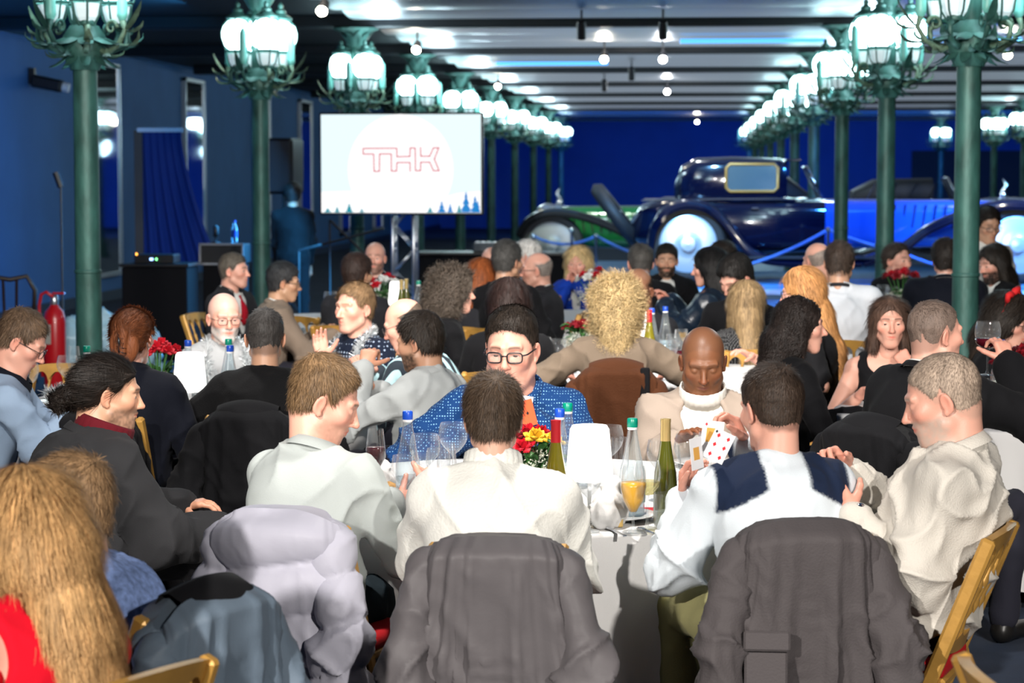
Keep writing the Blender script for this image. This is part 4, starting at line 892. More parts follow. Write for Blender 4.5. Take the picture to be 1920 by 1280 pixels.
def fender(mb, path, y0, w, drop=.1):
    V = []; m_ = 7
    P = np.array(path, float); P2 = [P[0]]
    for a, b in zip(P[:-1], P[1:]): P2 += [a + (b - a) * t for t in (.25, .5, .75, 1)]
    P = np.array(P2); 
    for _ in range(3): P[1:-1] = (P[:-2] + P[1:-1] * 2 + P[2:]) / 4
    T = np.gradient(P, axis=0); T /= np.linalg.norm(T, axis=1)[:, None]; Nn = np.stack((-T[:, 1], T[:, 0]), 1); Nn *= np.sign(Nn[:, 1:2] + 1e-6)
    for p_, n_ in zip(P, Nn):
        for k in range(m_): u = k / (m_ - 1) * 2 - 1; d_ = -drop * u ** 4; V.append((p_[0] + n_[0] * d_, y0 + u * w, p_[1] + n_[1] * d_))
    k0 = len(V); V += [(x - 0, y, z - .03) for x, y, z in V]; L = len(P); F1 = [(i * m_ + k, i * m_ + k + 1, (i + 1) * m_ + k + 1, (i + 1) * m_ + k) for i in range(L - 1) for k in range(m_ - 1)]
    mb.add(V, F1 + [tuple(v + k0 for v in f_[::-1]) for f_ in F1])
def wheel(root, x, y, r, disc, side):
    mb = MB(); n = 32; R_ = Rx(PI / 2); mb.lathe([(r - .13, -.07), (r - .05, -.085), (r - .01, -.06), (r, 0), (r - .01, .06), (r - .05, .085), (r - .13, .07)], (x, y, r), n, R_); w_ = mb.build('wheel', rub, root, True)
    mb = MB(); mb.lathe([(r - .12, -.05), (r - .13, .06), (r - .16, .075), (r - .3, .05), (.1, .085), (.09, .12), (0, .13)] if side < 0 else [(r - .12, .05), (r - .13, -.06), (r - .16, -.075), (r - .3, -.05), (.1, -.085), (.09, -.12), (0, -.13)], (x, y, r), n, R_); mb.build('wheel_disc', disc, w_, 'auto')
def vintage_car(name, label, loc, rz, body, body2, disc, wb=4.3, closed=True, hoodz=1.11, cab0=-.12, cab1=1.26, roofz=1.66, gold=True, mats=None):
    root = empty(name, loc, rz, label, 'car', 'vintage cars on the plinth')
    mb = MB(); loft(mb, [(-.75, .25, .55, .8), (-.6, .5, .45, 1.0), (-.3, .66, .38, 1.1), (.4, .70, .36, hoodz + .02), (1.3, .70, .36, hoodz + .02), (1.75, .62, .38, hoodz + .01)], ex=.42); mb.build('body', body, root, 'auto')
    mb = MB(); loft(mb, [(1.7, .62, .40, hoodz), (2.1, .5, .42, hoodz), (wb - .6, .40, .45, hoodz - .01), (wb - .12, .36, .45, hoodz - .02)], ex=.5); h_ = mb.build('hood', body2, root, 'auto')
    for s_ in (-1, 1):
        for i in range(10): MB().box((2.5 + i * .13, s_ * .43, .85), (.02, .04, .3), Ry(.15)).build('louvre', body, h_)
    mb = MB(); loft(mb, [(wb - .12, .33, .42, hoodz + .0), (wb - .02, .33, .42, hoodz + .03)], ex=.35); mb.build('radiator', chrome, root, 'auto')
    mb = MB(); mb.tube([(wb - .07, 0, hoodz), (wb - .07, 0, hoodz + .1), (wb - .02, 0, hoodz + .18), (wb - .08, 0, hoodz + .26)], [.02, .035, .03, .005], 8); mb.ball((wb - .07, 0, hoodz + .05), .05); mb.build('mascot', chrome, root, True)
    if closed:
        mb = MB(); loft(mb, [(cab0 - .06, .40, 1.0, roofz - .35), (cab0 + .03, .58, .98, roofz - .12), (cab0 + .22, .65, .96, roofz - .02), ((cab0 + cab1) / 2, .66, .95, roofz), (cab1 - .08, .66, .95, roofz - .02), (cab1, .64, .95, roofz - .06)], ex=.33); cab = mb.build('cabin', body, root, 'auto')
        MB().box((cab1 + .08, 0, roofz - .05), (.2, 1.25, .03), bev=.01).build('visor', body, cab)
        x0, x1, z0, z1 = cab1 - .78, cab1 - .12, hoodz + .10, roofz - .10
        for s_ in (-1, 1):
            MB().box(((x0 + x1) / 2, s_ * .655, (z0 + z1) / 2), (x1 - x0, .03, z1 - z0), bev=.05).build('side_window', mat('car_window', (.35, .5, .55), .08, metal=.8), cab)
            mb = MB(); cr = [(x0 + .05, z0), (x1 - .05, z0), (x1, z0 + .05), (x1, z1 - .05), (x1 - .05, z1), (x0 + .05, z1), (x0, z1 - .05), (x0, z0 + .05), (x0 + .05, z0)]; mb.tube([(a, s_ * .675, b) for a, b in cr], .02, 6, False); mb.build('window_frame', mat('gilt_frame', (.6, .28, .06), .35, metal=.4) if gold else chrome, cab, True)
    else:
        mb = MB(); loft(mb, [(cab0 - .1, .5, 1.05, 1.3), (cab0 + .3, .62, 1.05, roofz), (cab1, .62, 1.05, roofz + .02)], ex=.4); mb.build('soft_top', mat('black_hood_cloth', (.02, .02, .022), .5), root, 'auto')
        for i in range(4): MB().box((cab0 + .2 + i * .35, -.64, 1.3), (.02, .02, .3), Ry(.5)).build('hood_bow', chrome, root)
    mb = MB(); mb.add([(1.72, -.5, hoodz), (1.72, .5, hoodz), (1.52, .48, hoodz + .40), (1.52, -.48, hoodz + .40)], [(0, 1, 2, 3)]); mb.build('windscreen_glass', glass_mat('windscreen', (.8, .9, 1), .15, .6), root)
    MB().tube([(1.72, -.52, hoodz), (1.52, -.5, hoodz + .41), (1.52, .5, hoodz + .41), (1.72, .52, hoodz)], .018, 8).build('windscreen_frame', chrome, root, True)
    for s_ in (-1, 1):
        mb = MB(); fender(mb, [(-.55, .4), (-.5, .75), (-.3, 1.02), (0, 1.10), (.3, 1.03), (.55, .8), (.8, .45), (1.05, .34), (2.2, .34)], s_ * .78, .17); mb.build('rear_fender', body, root, 'auto')
        mb = MB(); fender(mb, [(2.2, .34), (2.7, .50), (wb - 1.2, .75), (wb - .6, .99), (wb - .2, 1.08), (wb + .1, 1.08), (wb + .4, .95), (wb + .55, .7)], s_ * .78, .17); mb.build('front_fender', body, root, 'auto')
        mb = MB(); mb.box((1.6, s_ * .8, .33), (1.7, .3, .04), bev=.01); mb.build('running_board', rub, root)
        mb = MB(); mb.ball((wb + .12, s_ * .34, hoodz - .12), (.16, .14, .14), 16, 10); mb.build('headlight', chrome, root, True)
        MB().box((.85, s_ * .71, hoodz - .12), (.1, .03, .03), bev=.01).build('door_handle', chrome, root)
        MB().tube([(-.6, s_ * .67, hoodz - .02), (.5, s_ * .72, hoodz + .0), (1.6, s_ * .68, hoodz + .0)], .012, 6).build('waist_trim', chrome, root)
        for x in (0, wb): wheel(root, x, s_ * .78, .5, disc, s_)
    mb = MB(); R_ = Ry(-.65) @ Rx(0) @ Ry(PI / 2); mb.lathe([(.30, -.08), (.44, -.09), (.5, 0), (.44, .09), (.30, .08)], (-.95, 0, .86), 28, R_); sp_ = mb.build('spare_wheel', rub, root, True); MB().lathe([(.3, .02), (.1, .06), (0, .08)], (-.95, 0, .86), 20, R_).build('spare_disc', disc, sp_, True)
    return root
blueblack = mat('car_midnight', (.0015, .003, .016), .12, coat=1, spec=.6); royal = mat('car_royal_blue', (.015, .10, .62), .16, coat=1)
discm = mat('wheel_disc_silver', (.65, .72, .78), .3, metal=.5); greenp = mat('car_green', (.01, .14, .035), .2, coat=1); blk = mat('car_black', (.006, .006, .008), .12, coat=1); cream = mat('wheel_disc_grey', (.25, .25, .25), .4, metal=.6)
q = WZ(1290, 139, .4); vintage_car('coupe_car', 'midnight and royal blue vintage coupe with closed rear cabin and long bonnet', (q[0], 28.25, .45), 0, blueblack, royal, discm, wb=4.15, hoodz=1.07, roofz=1.62)
q = WZ(1022, 118, .0); vintage_car('touring_car', 'green and black vintage touring car behind the blue coupe', (q[0] + 4.2, 33.2, .25), PI, blk, greenp, cream, wb=4.0, closed=False, roofz=1.62, cab0=.2)
q = WZ(1590, 112, .0); vintage_car('roadster_car', 'black vintage car with soft top seen above the blue bonnet', (q[0] + .3, 38.0, .25), 0, blk, blk, cream, wb=3.9, closed=False, roofz=1.5, cab0=.0)
rope_m = fabric('rope_blue', (.10, .25, .75), .6)
posts = [(1000, 440, 128), (1072, 428, 132), (1118, 440, 132), (1553, 428, 150), (1684, 466, 154), (1898, 505, 158)]
for i, (px, py, s) in enumerate(posts):
    p = W(px, py, s); r = empty('barrier_post', (p[0], p[1], 0 if s > 145 else .25), 0, ['thin barrier post at the nose of the green car', 'chromed barrier post in front of the green car door', 'thin barrier post before the slanted spare wheel', 'barrier post with bright knob in front of the royal blue bonnet', 'barrier post between the two nearest middle lamp posts', 'barrier post by the front wheel of the blue coupe'][i], 'barrier post', 'barrier posts around the cars'); z = p[2] - r.location[2]
    MB().lathe([(.14, 0), (.14, .02), (.02, .04), (.02, z - .05), (.04, z - .03), (.035, z), (0, z + .02)], n=14, closed=True).build('post', chrome, r, 'auto')
def rope(a, b, sag, label):
    P = [np.array(a) + (np.array(b) - a) * t - np.array((0, 0, sag * 4 * t * (1 - t))) for t in np.linspace(0, 1, 12)]; tag(MB().tube(P, .02, 8).build('barrier_rope', rope_m, None, True), label, 'rope', 'ropes between the barrier posts')
rope(W(1400, 497, 150), W(1553, 430, 150), .04, 'blue lit barrier rope rising to the knobbed post'); rope(W(1553, 430, 150), W(1684, 470, 154), .03, 'dark barrier rope falling from the knobbed post'); rope(W(1000, 442, 128), W(1118, 442, 132), .12, 'dark barrier rope in front of the green car'); rope(W(1118, 442, 132), W(1400, 497, 150), .18, 'long dark barrier rope before the coupe rear wheel'); rope(W(1684, 470, 154), W(1898, 509, 158), .10, 'blue lit barrier rope beside the nearest middle lamp post')

# ------------------------------------------------------------------ chairs
gold = mat('gilt_wood', (.50, .27, .06), .38, metal=.25, vary=.15, vscale=12, bump=.15, bscale=60); seatred = fabric('seat_red', (.45, .005, .01), .8)
def make_chair():
    r = empty('gold_chair', (0, 0, 0), 0, 'x', 'chair')
    for s in (-1, 1):
        top = np.array((s * .174, -.285, .85)); bot = np.array((s * .174, .06, 0)); R_ = Rx(math.atan2(bot[1] - top[1], -(bot[2] - top[2])))
        MB().box((top + bot) / 2, (.032, .042, np.linalg.norm(top - bot)), Rx(math.atan2(.345, .885)), bev=.008).build('back_post', gold, r)
        MB().box((s * .15, -.02, .215), (.03, .036, .62), Rx(-math.atan2(.44, .43)), bev=.006).build('leg', gold, r)
    th = math.atan2(.345, .885); c0 = lambda z: -.285 + (.885 - z) * .39
    def panel(z0, z1, down):
        n = 41; V = []; 
        for i in range(n):
            u = i / (n - 1) * 2 - 1; x = u * .165; arch = abs(math.sin(u * PI * 2)) ** .7 * .05
            za = z1 + .012 * (1 - u * u) if down else z0 - .014 * (1 - u * u); zb = z0 + arch if down else z1 - arch * .45
            if abs(u) > .985: zb = z0 if down else z1
            bow = -.02 * (1 - u * u)
            for dy in (-.014, .014):
                for z in (za, zb): V.append((x, c0(z) + dy + bow, z))
        F_ = []
        for i in range(n - 1):
            a, b = i * 4, i * 4 + 4; F_ += [(a, b, b + 1, a + 1), (a + 2, a + 3, b + 3, b + 2), (a, a + 2, b + 2, b), (a + 1, b + 1, b + 3, a + 3)]
        F_ += [(0, 1, 3, 2), (n * 4 - 4, n * 4 - 2, n * 4 - 1, n * 4 - 3)]
        return MB().add(V, F_)
    panel(.77, .85, True).build('top_rail', gold, r, 'auto'); panel(.52, .575, False).build('lower_rail', gold, r, 'auto')
    for u in (-.5, 0, .5):
        x = u * .165; a = np.array((x, c0(.81) - .018, .845)); b = np.array((x, c0(.55) - .018, .55)); L = np.linalg.norm(a - b)
        prof = [(.006, 0), (.011, .1), (.006, .2), (.013, .3), (.008, .36), (.012, .5), (.012, .54), (.006, .6), (.009, .8), (.013, .86), (.006, .92), (.008, 1)]
        MB().lathe([(q, z * L) for q, z in prof], b, 10, Rx(th)).build('spindle', gold, r, True)
    MB().box((0, .03, .435), (.33, .38, .03), bev=.008).build('seat_frame', gold, r)
    f = Field((-.26, -.24, .38), (.26, .3, .56), .015); f.rbox((0, .03, .47), (.15, .165, .008), .02, .01); V, Q = f.mesh(); mesh_obj('cushion', V, Q, seatred, r)
    for y, z in ((.16, .2), (-.12, .2)): MB().tube([(-.15, y, z), (.15, y, z)], .012, 8).build('stretcher', gold, r, True)
    for s in (-1, 1): MB().ball((s * .194, .0, .33 - .1), .011, 8, 6).build('bolt', chrome, r, True)
    return r
chair0 = make_chair(); _first = [True]
def chair(loc, rz, label, group='gold spindle-back dining chairs'):
    if _first[0]: _first[0] = False; c = chair0; c.location = [float(v) for v in loc]; c.rotation_euler = (0, 0, rz); c['label'] = label; c['group'] = group; return c
    return dup(chair0, loc, rz, label, group)
def chair_for(P, who, co=(0, 0)):
    v = np.array((co[0], co[1], 0)); return chair((P['base'][0] + v[0], P['base'][1] + v[1], 0), P['yaw'], 'gold spindle-back chair with red cushion under ' + who)

# ------------------------------------------------------------------ coats hung over chair backs
def coat(label, base, yaw, w=.21, wb=.31, d=.10, db=.14, zt=.90, L=.75, m=None, amp=.02, seed=1, quilt=0, lining=None, sleeves=True, name='jacket', slope=.07, pocket=False, collar=True, fr=3, sl=(1, 1), cat='jacket'):
    r = empty(name, base, yaw, label, cat); n, nv = 120, 64; yo = -.17
    V = []; rng = np.random.RandomState(seed)
    for j in range(nv + 1):
        v = j / nv; cl_ = math.sin(min(1, v / .07) * PI / 2) if v < .07 else 1
        for i in range(n):
            a = 2 * PI * i / n; ca, sa = math.cos(a), math.sin(a); ww = (w + (wb - w) * sstep(np.array(v), 0, .9)) * (.90 + .10 * cl_); dd = (d + (db - d) * v) * (.25 + .75 * cl_)
            x = ww * np.sign(ca) * abs(ca) ** .75; y = dd * np.sign(sa) * abs(sa) ** .8; z = zt - .02 * (1 - cl_) * 0 - v * L - slope * abs(ca) ** 3 * (1 - v) + (.0 if v > .07 else -.0)
            V.append((x, y + yo - .02 + v * .10, z))
    V = np.array(V); th = np.tile(np.arange(n) / n * 2 * PI, nv + 1); vv = np.repeat(np.arange(nv + 1) / nv, n)
    P_ = np.stack((np.cos(th) * fr, np.sin(th) * fr, vv * 1.1 + .3 * np.sin(th * 2 + seed)), 1) + seed
    fold = (ridge(P_ * np.array((1, 1, .55))) ** 3 - .35) * 2.0 + (ridge(P_ * np.array((2.3, 2.3, 1.1)) + 4) ** 3 - .35) * 1.3 + (ridge(V @ (Ry(.5)).T * np.array((26, 9, 5)) + seed) ** 4 - .2) * .8 + (vnoise(V * 25 + seed) - .5) * .25
    out = nrm_rows(np.stack((np.cos(th), np.sin(th), 0 * th), 1)); disp = fold * amp * (.25 + .95 * vv)
    if quilt: disp = disp * .6 + .042 * np.sqrt(np.abs(np.sin(PI * (V[:, 2] + .02 * np.sin(th * 2)) / quilt))) - .008
    V += out * disp[:, None]; V[:, 2] = np.maximum(V[:, 2], .03)
    Q = np.array([(j * n + i, (j + 1) * n + i, (j + 1) * n + (i + 1) % n, j * n + (i + 1) % n) for j in range(nv) for i in range(n)]); body = mesh_obj('jacket_body', V, Q, m, r)
    top = [tuple(range(n))]; MB().add(V[:n], top).build('shoulder_top', m, r, True)
    if sleeves:
        for s in (-1, 1):
            k = sl[0] if s < 0 else sl[1]
            if not k: continue
            f = Field((min(0, s) * .62 - .05, -.55, zt - L - .1), (max(0, s) * .62 + .05, .1, zt + .08), .0105); a = np.array((s * w * .92, yo - .02, zt - slope - .05)); b = np.array((s * (w + .045), yo - .07, zt - .34)); c_ = np.array((s * (wb - .045), yo - .09, zt - .64 * k))
            f.cap(a, b, .052, .060, .03); f.cap(b, c_, .060, .052, .03); Vs, Qs = f.mesh(); ns = normals(Vs, Qs)
            if quilt: Vs = Vs + ns * (.026 * np.sqrt(np.abs(np.sin(PI * (Vs[:, 2] - s * Vs[:, 0] * .3) / (quilt * .9)))) - .006)[:, None]
            Vs = folds(Vs, Qs, .008, (b,), seed=seed * 3 + s, sc=1.15); mesh_obj('sleeve', Vs, Qs, m, r)
    if collar:
        mb = MB(); V = []; 
        for j, (dy, z) in enumerate(((.055, zt - .03), (.03, zt + .025), (-.0, zt + .032), (-.05, zt + .01), (-.075, zt - .04))):
            for i in range(17): u = i / 16 * 2 - 1; V.append((u * w * .62, yo + dy - .03 * (1 - u * u), z - .03 * u * u))
        mb.add(V, [(j * 17 + i, j * 17 + i + 1, (j + 1) * 17 + i + 1, (j + 1) * 17 + i) for j in range(4) for i in range(16)]); mb.build('collar', lining or m, r, True)
    if pocket:
        R_ = Rz(-.25); c_ = np.array((-.135, yo - .125, zt - .31)); MB().box(c_ + (0, -.004, -.0), (.125, .02, .055), R_ @ Rx(-.16), bev=.006).build('pocket_flap', m, r); MB().box(c_ + (.0, .004, -.10), (.115, .02, .18), R_ @ Rx(-.12), bev=.006).build('pocket', m, r)
    return r

# ------------------------------------------------------------------ tables and tableware
linen = fabric('white_linen', (.80, .79, .78), .75, bscale=500); wood = mat('plywood', (.25, .15, .08), .6)
glass = glass_mat('clear_glass', (.97, .985, .99), .05, .62); TABLES = {}
def table(key, px, s, Rr, label, drop=.68, nf=17):
    c = WZ(px, s, 0); r = empty('round_table', (c[0], c[1], 0), 0, 'round folding table under ' + label, 'table', 'round banquet tables'); MB().lathe([(0, .735), (Rr, .735), (Rr, .757), (0, .757)], n=48).build('tabletop', wood, r)
    for k in range(4): a = k * PI / 2 + .6; MB().tube([(Rr * .6 * math.cos(a), Rr * .6 * math.sin(a), .735), (Rr * .68 * math.cos(a), Rr * .68 * math.sin(a), 0)], .016, 8).build('leg', spot_m, r, True)
    V = []; n = 240; prof = [(0, 0), (.5, 0), (.97, 0), (1, -.002), (1.004, -.012), (1.006, -.05), (1.01, -.12), (1.02, -.22), (1.03, -.35), (1.045, -.5), (1.06, -drop)]
    for j, (q, dz) in enumerate(prof):
        for i in range(n):
            a = 2 * PI * i / n; h = max(0, -dz - .02) / drop; fo = (math.sin(a * nf + 1.3 * math.sin(a * 3)) * .5 + .35 * math.sin(a * nf * 2.1 + 2)) * .055 * h; V.append(((q * Rr + fo) * math.cos(a), (q * Rr + fo) * math.sin(a), .761 + dz))
    m_ = len(prof); o = mesh_obj('tablecloth', V, np.array([(j * n + i, (j + 1) * n + i, (j + 1) * n + (i + 1) % n, j * n + (i + 1) % n) for j in range(m_ - 1) for i in range(n)]), linen); o.location = (c[0], c[1], 0)
    tag(o, label, 'tablecloth', 'white tablecloths on the round tables'); TABLES[key] = (c[0], c[1], Rr)
TZ = .763
def onT(px, s): q = WZ(px, s, TZ); return q
def vessel(name, cat, prof, n=26, liquid=None, lm=None, m=None):
    r = empty(name, (0, 0, 0), 0, 'x', cat); MB().lathe(prof, n=n).build('bowl' if cat == 'glass' else 'vessel', m or glass, r, True)
    if liquid: MB().lathe(liquid, n=n).build('drink', lm, r, True)
    return r
def hide(o):
    for c in list(o.children): hide(c)
    bpy.data.objects.remove(o)
redwine = mat('red_wine', (.06, .003, .008), .1); whitewine = glass_mat('white_wine', (.93, .86, .55), .1, .4); beer = mat('beer', (.75, .38, .02), .25, emit=(.8, .4, .02), es=0); waterm = glass_mat('water', (.9, .95, .97), .12, .5)
def bowlp(R, h0, h1, k=.72): return [(R * math.sin(t) ** .8 if t < PI / 2 else R * (k + (1 - k) * math.cos((t - PI / 2) * 1.0)), h0 + (h1 - h0) * (t / (PI * .82))) for t in np.linspace(.12, PI * .82, 12)]
foot = [(0, .004), (.033, .002), (.034, 0), (.03, .004), (.008, .008), (.0038, .02), (.0036, .085), (.006, .1)]
PROTO = {
 'balloon': lambda: vessel('wine_glass', 'glass', foot + bowlp(.052, .10, .215, .66)),
 'white': lambda: vessel('wine_glass', 'glass', foot + bowlp(.040, .10, .205, .75)),
 'white_full': lambda: vessel('wine_glass', 'glass', foot + bowlp(.042, .10, .21, .75), liquid=[(0, .104), (.02, .108), (.036, .13), (.040, .148), (0, .148)], lm=whitewine),
 'flute_red': lambda: vessel('flute_glass', 'glass', foot + [(.012, .105), (.034, .145), (.0335, .17), (.026, .24)], liquid=[(0, .106), (.012, .108), (.0325, .146), (.032, .172), (.031, .178), (0, .178)], lm=redwine),
 'flute': lambda: vessel('flute_glass', 'glass', foot + [(.012, .105), (.032, .15), (.031, .18), (.025, .24)]),
 'tumbler': lambda: vessel('tumbler', 'glass', [(0, .006), (.03, .005), (.032, .0), (.034, .01), (.038, .06), (.036, .115)], liquid=[(0, .012), (.031, .012), (.035, .06), (0, .06)], lm=waterm),
 'beer': lambda: vessel('beer_glass', 'glass', foot[:6] + [(.0042, .05), (.01, .06), (.033, .10), (.04, .14), (.037, .19), (.033, .205)], liquid=[(0, .062), (.01, .063), (.0315, .1), (.0385, .14), (.038, .152), (0, .152)], lm=beer),
 'red': lambda: vessel('wine_glass', 'glass', foot + bowlp(.052, .10, .215, .66), liquid=[(0, .104), (.025, .108), (.046, .128), (.051, .148), (0, .148)], lm=redwine),
}
_proto = {}
def put(kind, px, s, label, rz=0, z=None, group=None, loc=None):
    if kind not in _proto: _proto[kind] = PROTO[kind]()
    o = dup(_proto[kind], loc if loc is not None else (onT(px, s) if z is None else WZ(px, s, z)), rz, label, group); return o
def wbottle(capm, lab):
    def f():
        r = empty('water_bottle', (0, 0, 0), 0, 'x', 'bottle'); MB().lathe([(0, .0), (.036, .0), (.040, .01), (.041, .12), (.039, .15), (.028, .2), (.017, .262), (.0145, .285), (.0145, .3)], n=26).build('bottle_body', glass_mat('bottle_glass', (.9, .95, .97), .10, .7), r, True)
        MB().lathe([(.016, .288), (.017, .29), (.017, .312), (.015, .316), (0, .316)], n=20).build('cap', capm, r, 'auto'); MB().lathe([(.0155, .280), (.017, .284), (.0155, .288)], n=20).build('cap_ring', mat('white_ring', (.8, .8, .8), .4), r, True)
        mb = MB(); V = []; 
        for z in (.05, .115):
            for i in range(13): a = D(-150 + 10 * i); V.append((.0418 * math.cos(a), .0418 * math.sin(a), z))
        mb.add(V, [(i, i + 1, 14 + i, 13 + i) for i in range(12)]); mb.build('bottle_label', mat('label_' + lab, (.72, .80, .84) if lab == 'b' else (.70, .82, .78), .5), r)
        MB().lathe([(0, .01), (.038, .01), (.039, .10), (0, .10)], n=24).build('water', waterm, r, True); return r
    return f
PROTO['water_blue'] = wbottle(mat('cap_blue', (.01, .07, .48), .3), 'b'); PROTO['water_green'] = wbottle(mat('cap_green', (.0, .26, .17), .3), 'g')
def winebottle(capm, body, full):
    def f():
        r = empty('wine_bottle', (0, 0, 0), 0, 'x', 'bottle'); MB().lathe([(0, .0), (.033, .0), (.037, .008), (.037, .12), (.034, .16), (.022, .22), (.0155, .265), (.0145, .285)], n=26).build('bottle_body', body, r, True)
        MB().lathe([(.0165, .245), (.0165, .25), (.0158, .315), (.0165, .32), (.0165, .328), (0, .33)], n=20).build('capsule', capm, r, 'auto')
        mb = MB(); V = [(.0378 * math.cos(D(-160 + 11 * i)), .0378 * math.sin(D(-160 + 11 * i)), z) for z in (.03, .10) for i in range(13)]; mb.add(V, [(i, i + 1, 14 + i, 13 + i) for i in range(12)]); mb.build('bottle_label', mat('label_cream', (.65, .6, .48), .6), r); return r
    return f
olive = glass_mat('olive_glass', (.45, .42, .06), .16, .6); olived = mat('dark_olive_glass', (.10, .11, .012), .08, coat=1)
PROTO['wine_red'] = winebottle(mat('capsule_red', (.55, .01, .02), .35), mat('olive_bottle', (.22, .19, .015), .08, coat=1), 1); PROTO['wine_gold'] = winebottle(mat('capsule_gold', (.62, .45, .18), .3, metal=.5), olived, 1)
def tlamp():
    r = empty('table_lamp', (0, 0, 0), 0, 'x', 'lamp'); MB().lathe([(0, 0), (.05, 0), (.05, .008), (.008, .014), (.006, .03), (.006, .13)], n=20).build('stand', mat('lamp_white', (.8, .8, .8), .35), r, 'auto')
    MB().lathe([(0, .13), (.072, .125), (.076, .13), (.062, .285), (.055, .297), (0, .299)], n=32).build('lamp_shade', mat('lit_shade', (.95, .93, .9), .6, emit=(1, .97, .93), es=1.6), r, 'auto'); return r
PROTO['lamp'] = tlamp
def plate():
    r = empty('plate', (0, 0, 0), 0, 'x', 'plate'); MB().lathe([(0, .004), (.085, .004), (.1, .01), (.135, .018), (.136, .02), (.1, .013), (.085, .008), (0, .008)], n=40).build('dish', mat('porcelain', (.8, .8, .79), .15, coat=.5), r, True); return r
PROTO['plate'] = plate
def cutl():
    r = empty('cutlery', (0, 0, 0), 0, 'x', 'cutlery'); MB().box((0, 0, .004), (.012, .12, .004), bev=.001).build('handle', chrome, r); MB().ball((0, .085, .005), (.012, .03, .004), 10, 6).build('blade', chrome, r, True); return r
PROTO['cutlery'] = cutl
def bread():
    r = empty('bread_roll', (0, 0, 0), 0, 'x', 'bread'); f = Field((-.08,) * 3, (.08, .08, .08), .005); f.ell((0, 0, .028), (.05, .036, .03), .01); V, Q = f.mesh(); V = folds(V, Q, .004, sc=3); mesh_obj('crust', V, Q, mat('bread', (.55, .30, .10), .8, vary=.3, vscale=40, bump=.4), r); return r
PROTO['bread'] = bread
def bbox():
    r = empty('bread_basket', (0, 0, 0), 0, 'x', 'basket'); MB().lathe([(0, .002), (.06, .002), (.09, .05), (.095, .055), (.088, .052), (.058, .008), (0, .008)], n=24).build('bowl', mat('wicker', (.40, .2, .07), .7, bump=.8, bscale=90), r, True); return r
PROTO['basket'] = bbox
leafm = mat('leaf_green', (.04, .14, .03), .5, island=.3); petal = {'r': mat('petal_red', (.55, .006, .02), .6, island=.25), 'y': mat('petal_yellow', (.75, .42, .02), .6, island=.2), 'w': mat('petal_white', (.8, .8, .76), .6, island=.1), 'd': mat('petal_dark', (.25, .004, .012), .6, island=.2)}
def bouquet(label, loc, R=.15, n=10, cols='rrrry', stem=.1, seed=2, sc=1., group='flower arrangements on the tables'):
    rng = np.random.RandomState(seed); r = empty('flower_arrangement', loc, 0, label, 'flowers', group); MB().lathe([(0, 0), (.05, 0), (.06, .03), (.05, .08), (.055, .1)], n=20).build('vase', glass, r, True)
    mb = MB()
    for k in range(int(26)):
        a = rng.rand() * 6.28; u = np.array((math.cos(a), math.sin(a), 0)); h = .08 + rng.rand() * .1; leaf(mb, u * .03 + (0, 0, h), u + (0, 0, .5 + rng.rand()), (0, 0, 1), (.07 + .05 * rng.rand()) * sc, .02 * sc, -.9, 4)
    for k in range(n): pass
    tag(mb.build('leaves', leafm, r, True), kind='stuff')
    P = rng.normal(0, 1, (900, 3)); P = nrm_rows(P) * R * (.6 + .45 * rng.rand(900, 1)); P[:, 2] = np.abs(P[:, 2]) * .8 + .08; V, Q = ribbons(P, nrm_rows(rng.normal(0, 1, (900, 3))), nrm_rows(rng.normal(0, 1, (900, 3))), .008, .0035, 2, rnd=0, lift=0); tag(mesh_obj('small_blossoms', V, Q, mat('babys_breath', (.75, .76, .62), .8), r), kind='stuff')
    for k in range(n):
        a = k * 2.4; q = math.sqrt((k + .3) / n) * R * .85; c_ = np.array((q * math.cos(a), q * math.sin(a), .12 + stem + (R - q) * .5 + rng.rand() * .02)); ax = nrm((c_[0], c_[1], .16)); mb = MB()
        t1 = nrm(np.cross(ax, (0, 1, .1))); t2 = np.cross(ax, t1)
        for ring, (m_, rr, tilt) in enumerate(((3, .007, .15), (4, .015, .4), (5, .023, .75), (5, .03, 1.1))):
            for j in range(m_):
                b = 2 * PI * j / m_ + ring * .7; o_ = t1 * math.cos(b) + t2 * math.sin(b); base = c_ + o_ * rr * .5 * sc - ax * .01; dd = ax * math.cos(tilt) + o_ * math.sin(tilt); leaf(mb, base, dd, ax - o_ * .8 if ring < 2 else ax, .028 * sc + rr * .35, .016 * sc, .5 if ring < 2 else -.6, 3)
        mb.build('rose', petal[cols[k % len(cols)]], r, True)
        MB().tube([(0, 0, .05), c_ - ax * .012], .003, 5).build('stem', leafm, r)
    return r
def napkin(label, loc, rz, sz=.09, hgt=.10, name='napkin'):
    f = Field((-.14, -.14, -.02), (.14, .14, .2), .007); f.ell((0, 0, hgt * .4), (sz, sz * .6, hgt * .5), .02); f.ell((sz * .5, 0, hgt * .8), (sz * .35, sz * .25, hgt * .5), .03); f.half((0, 0, .001), (0, 0, -1), .003); V, Q = f.mesh(); V = folds(V, Q, .012, seed=int(loc[0] * 100) % 40, sc=2.2); V[:, 2] = np.maximum(V[:, 2], 0); o = mesh_obj(name, V, Q, linen); o.location = [float(v) for v in loc]; o.rotation_euler = (0, 0, rz); return tag(o, label, 'napkin')

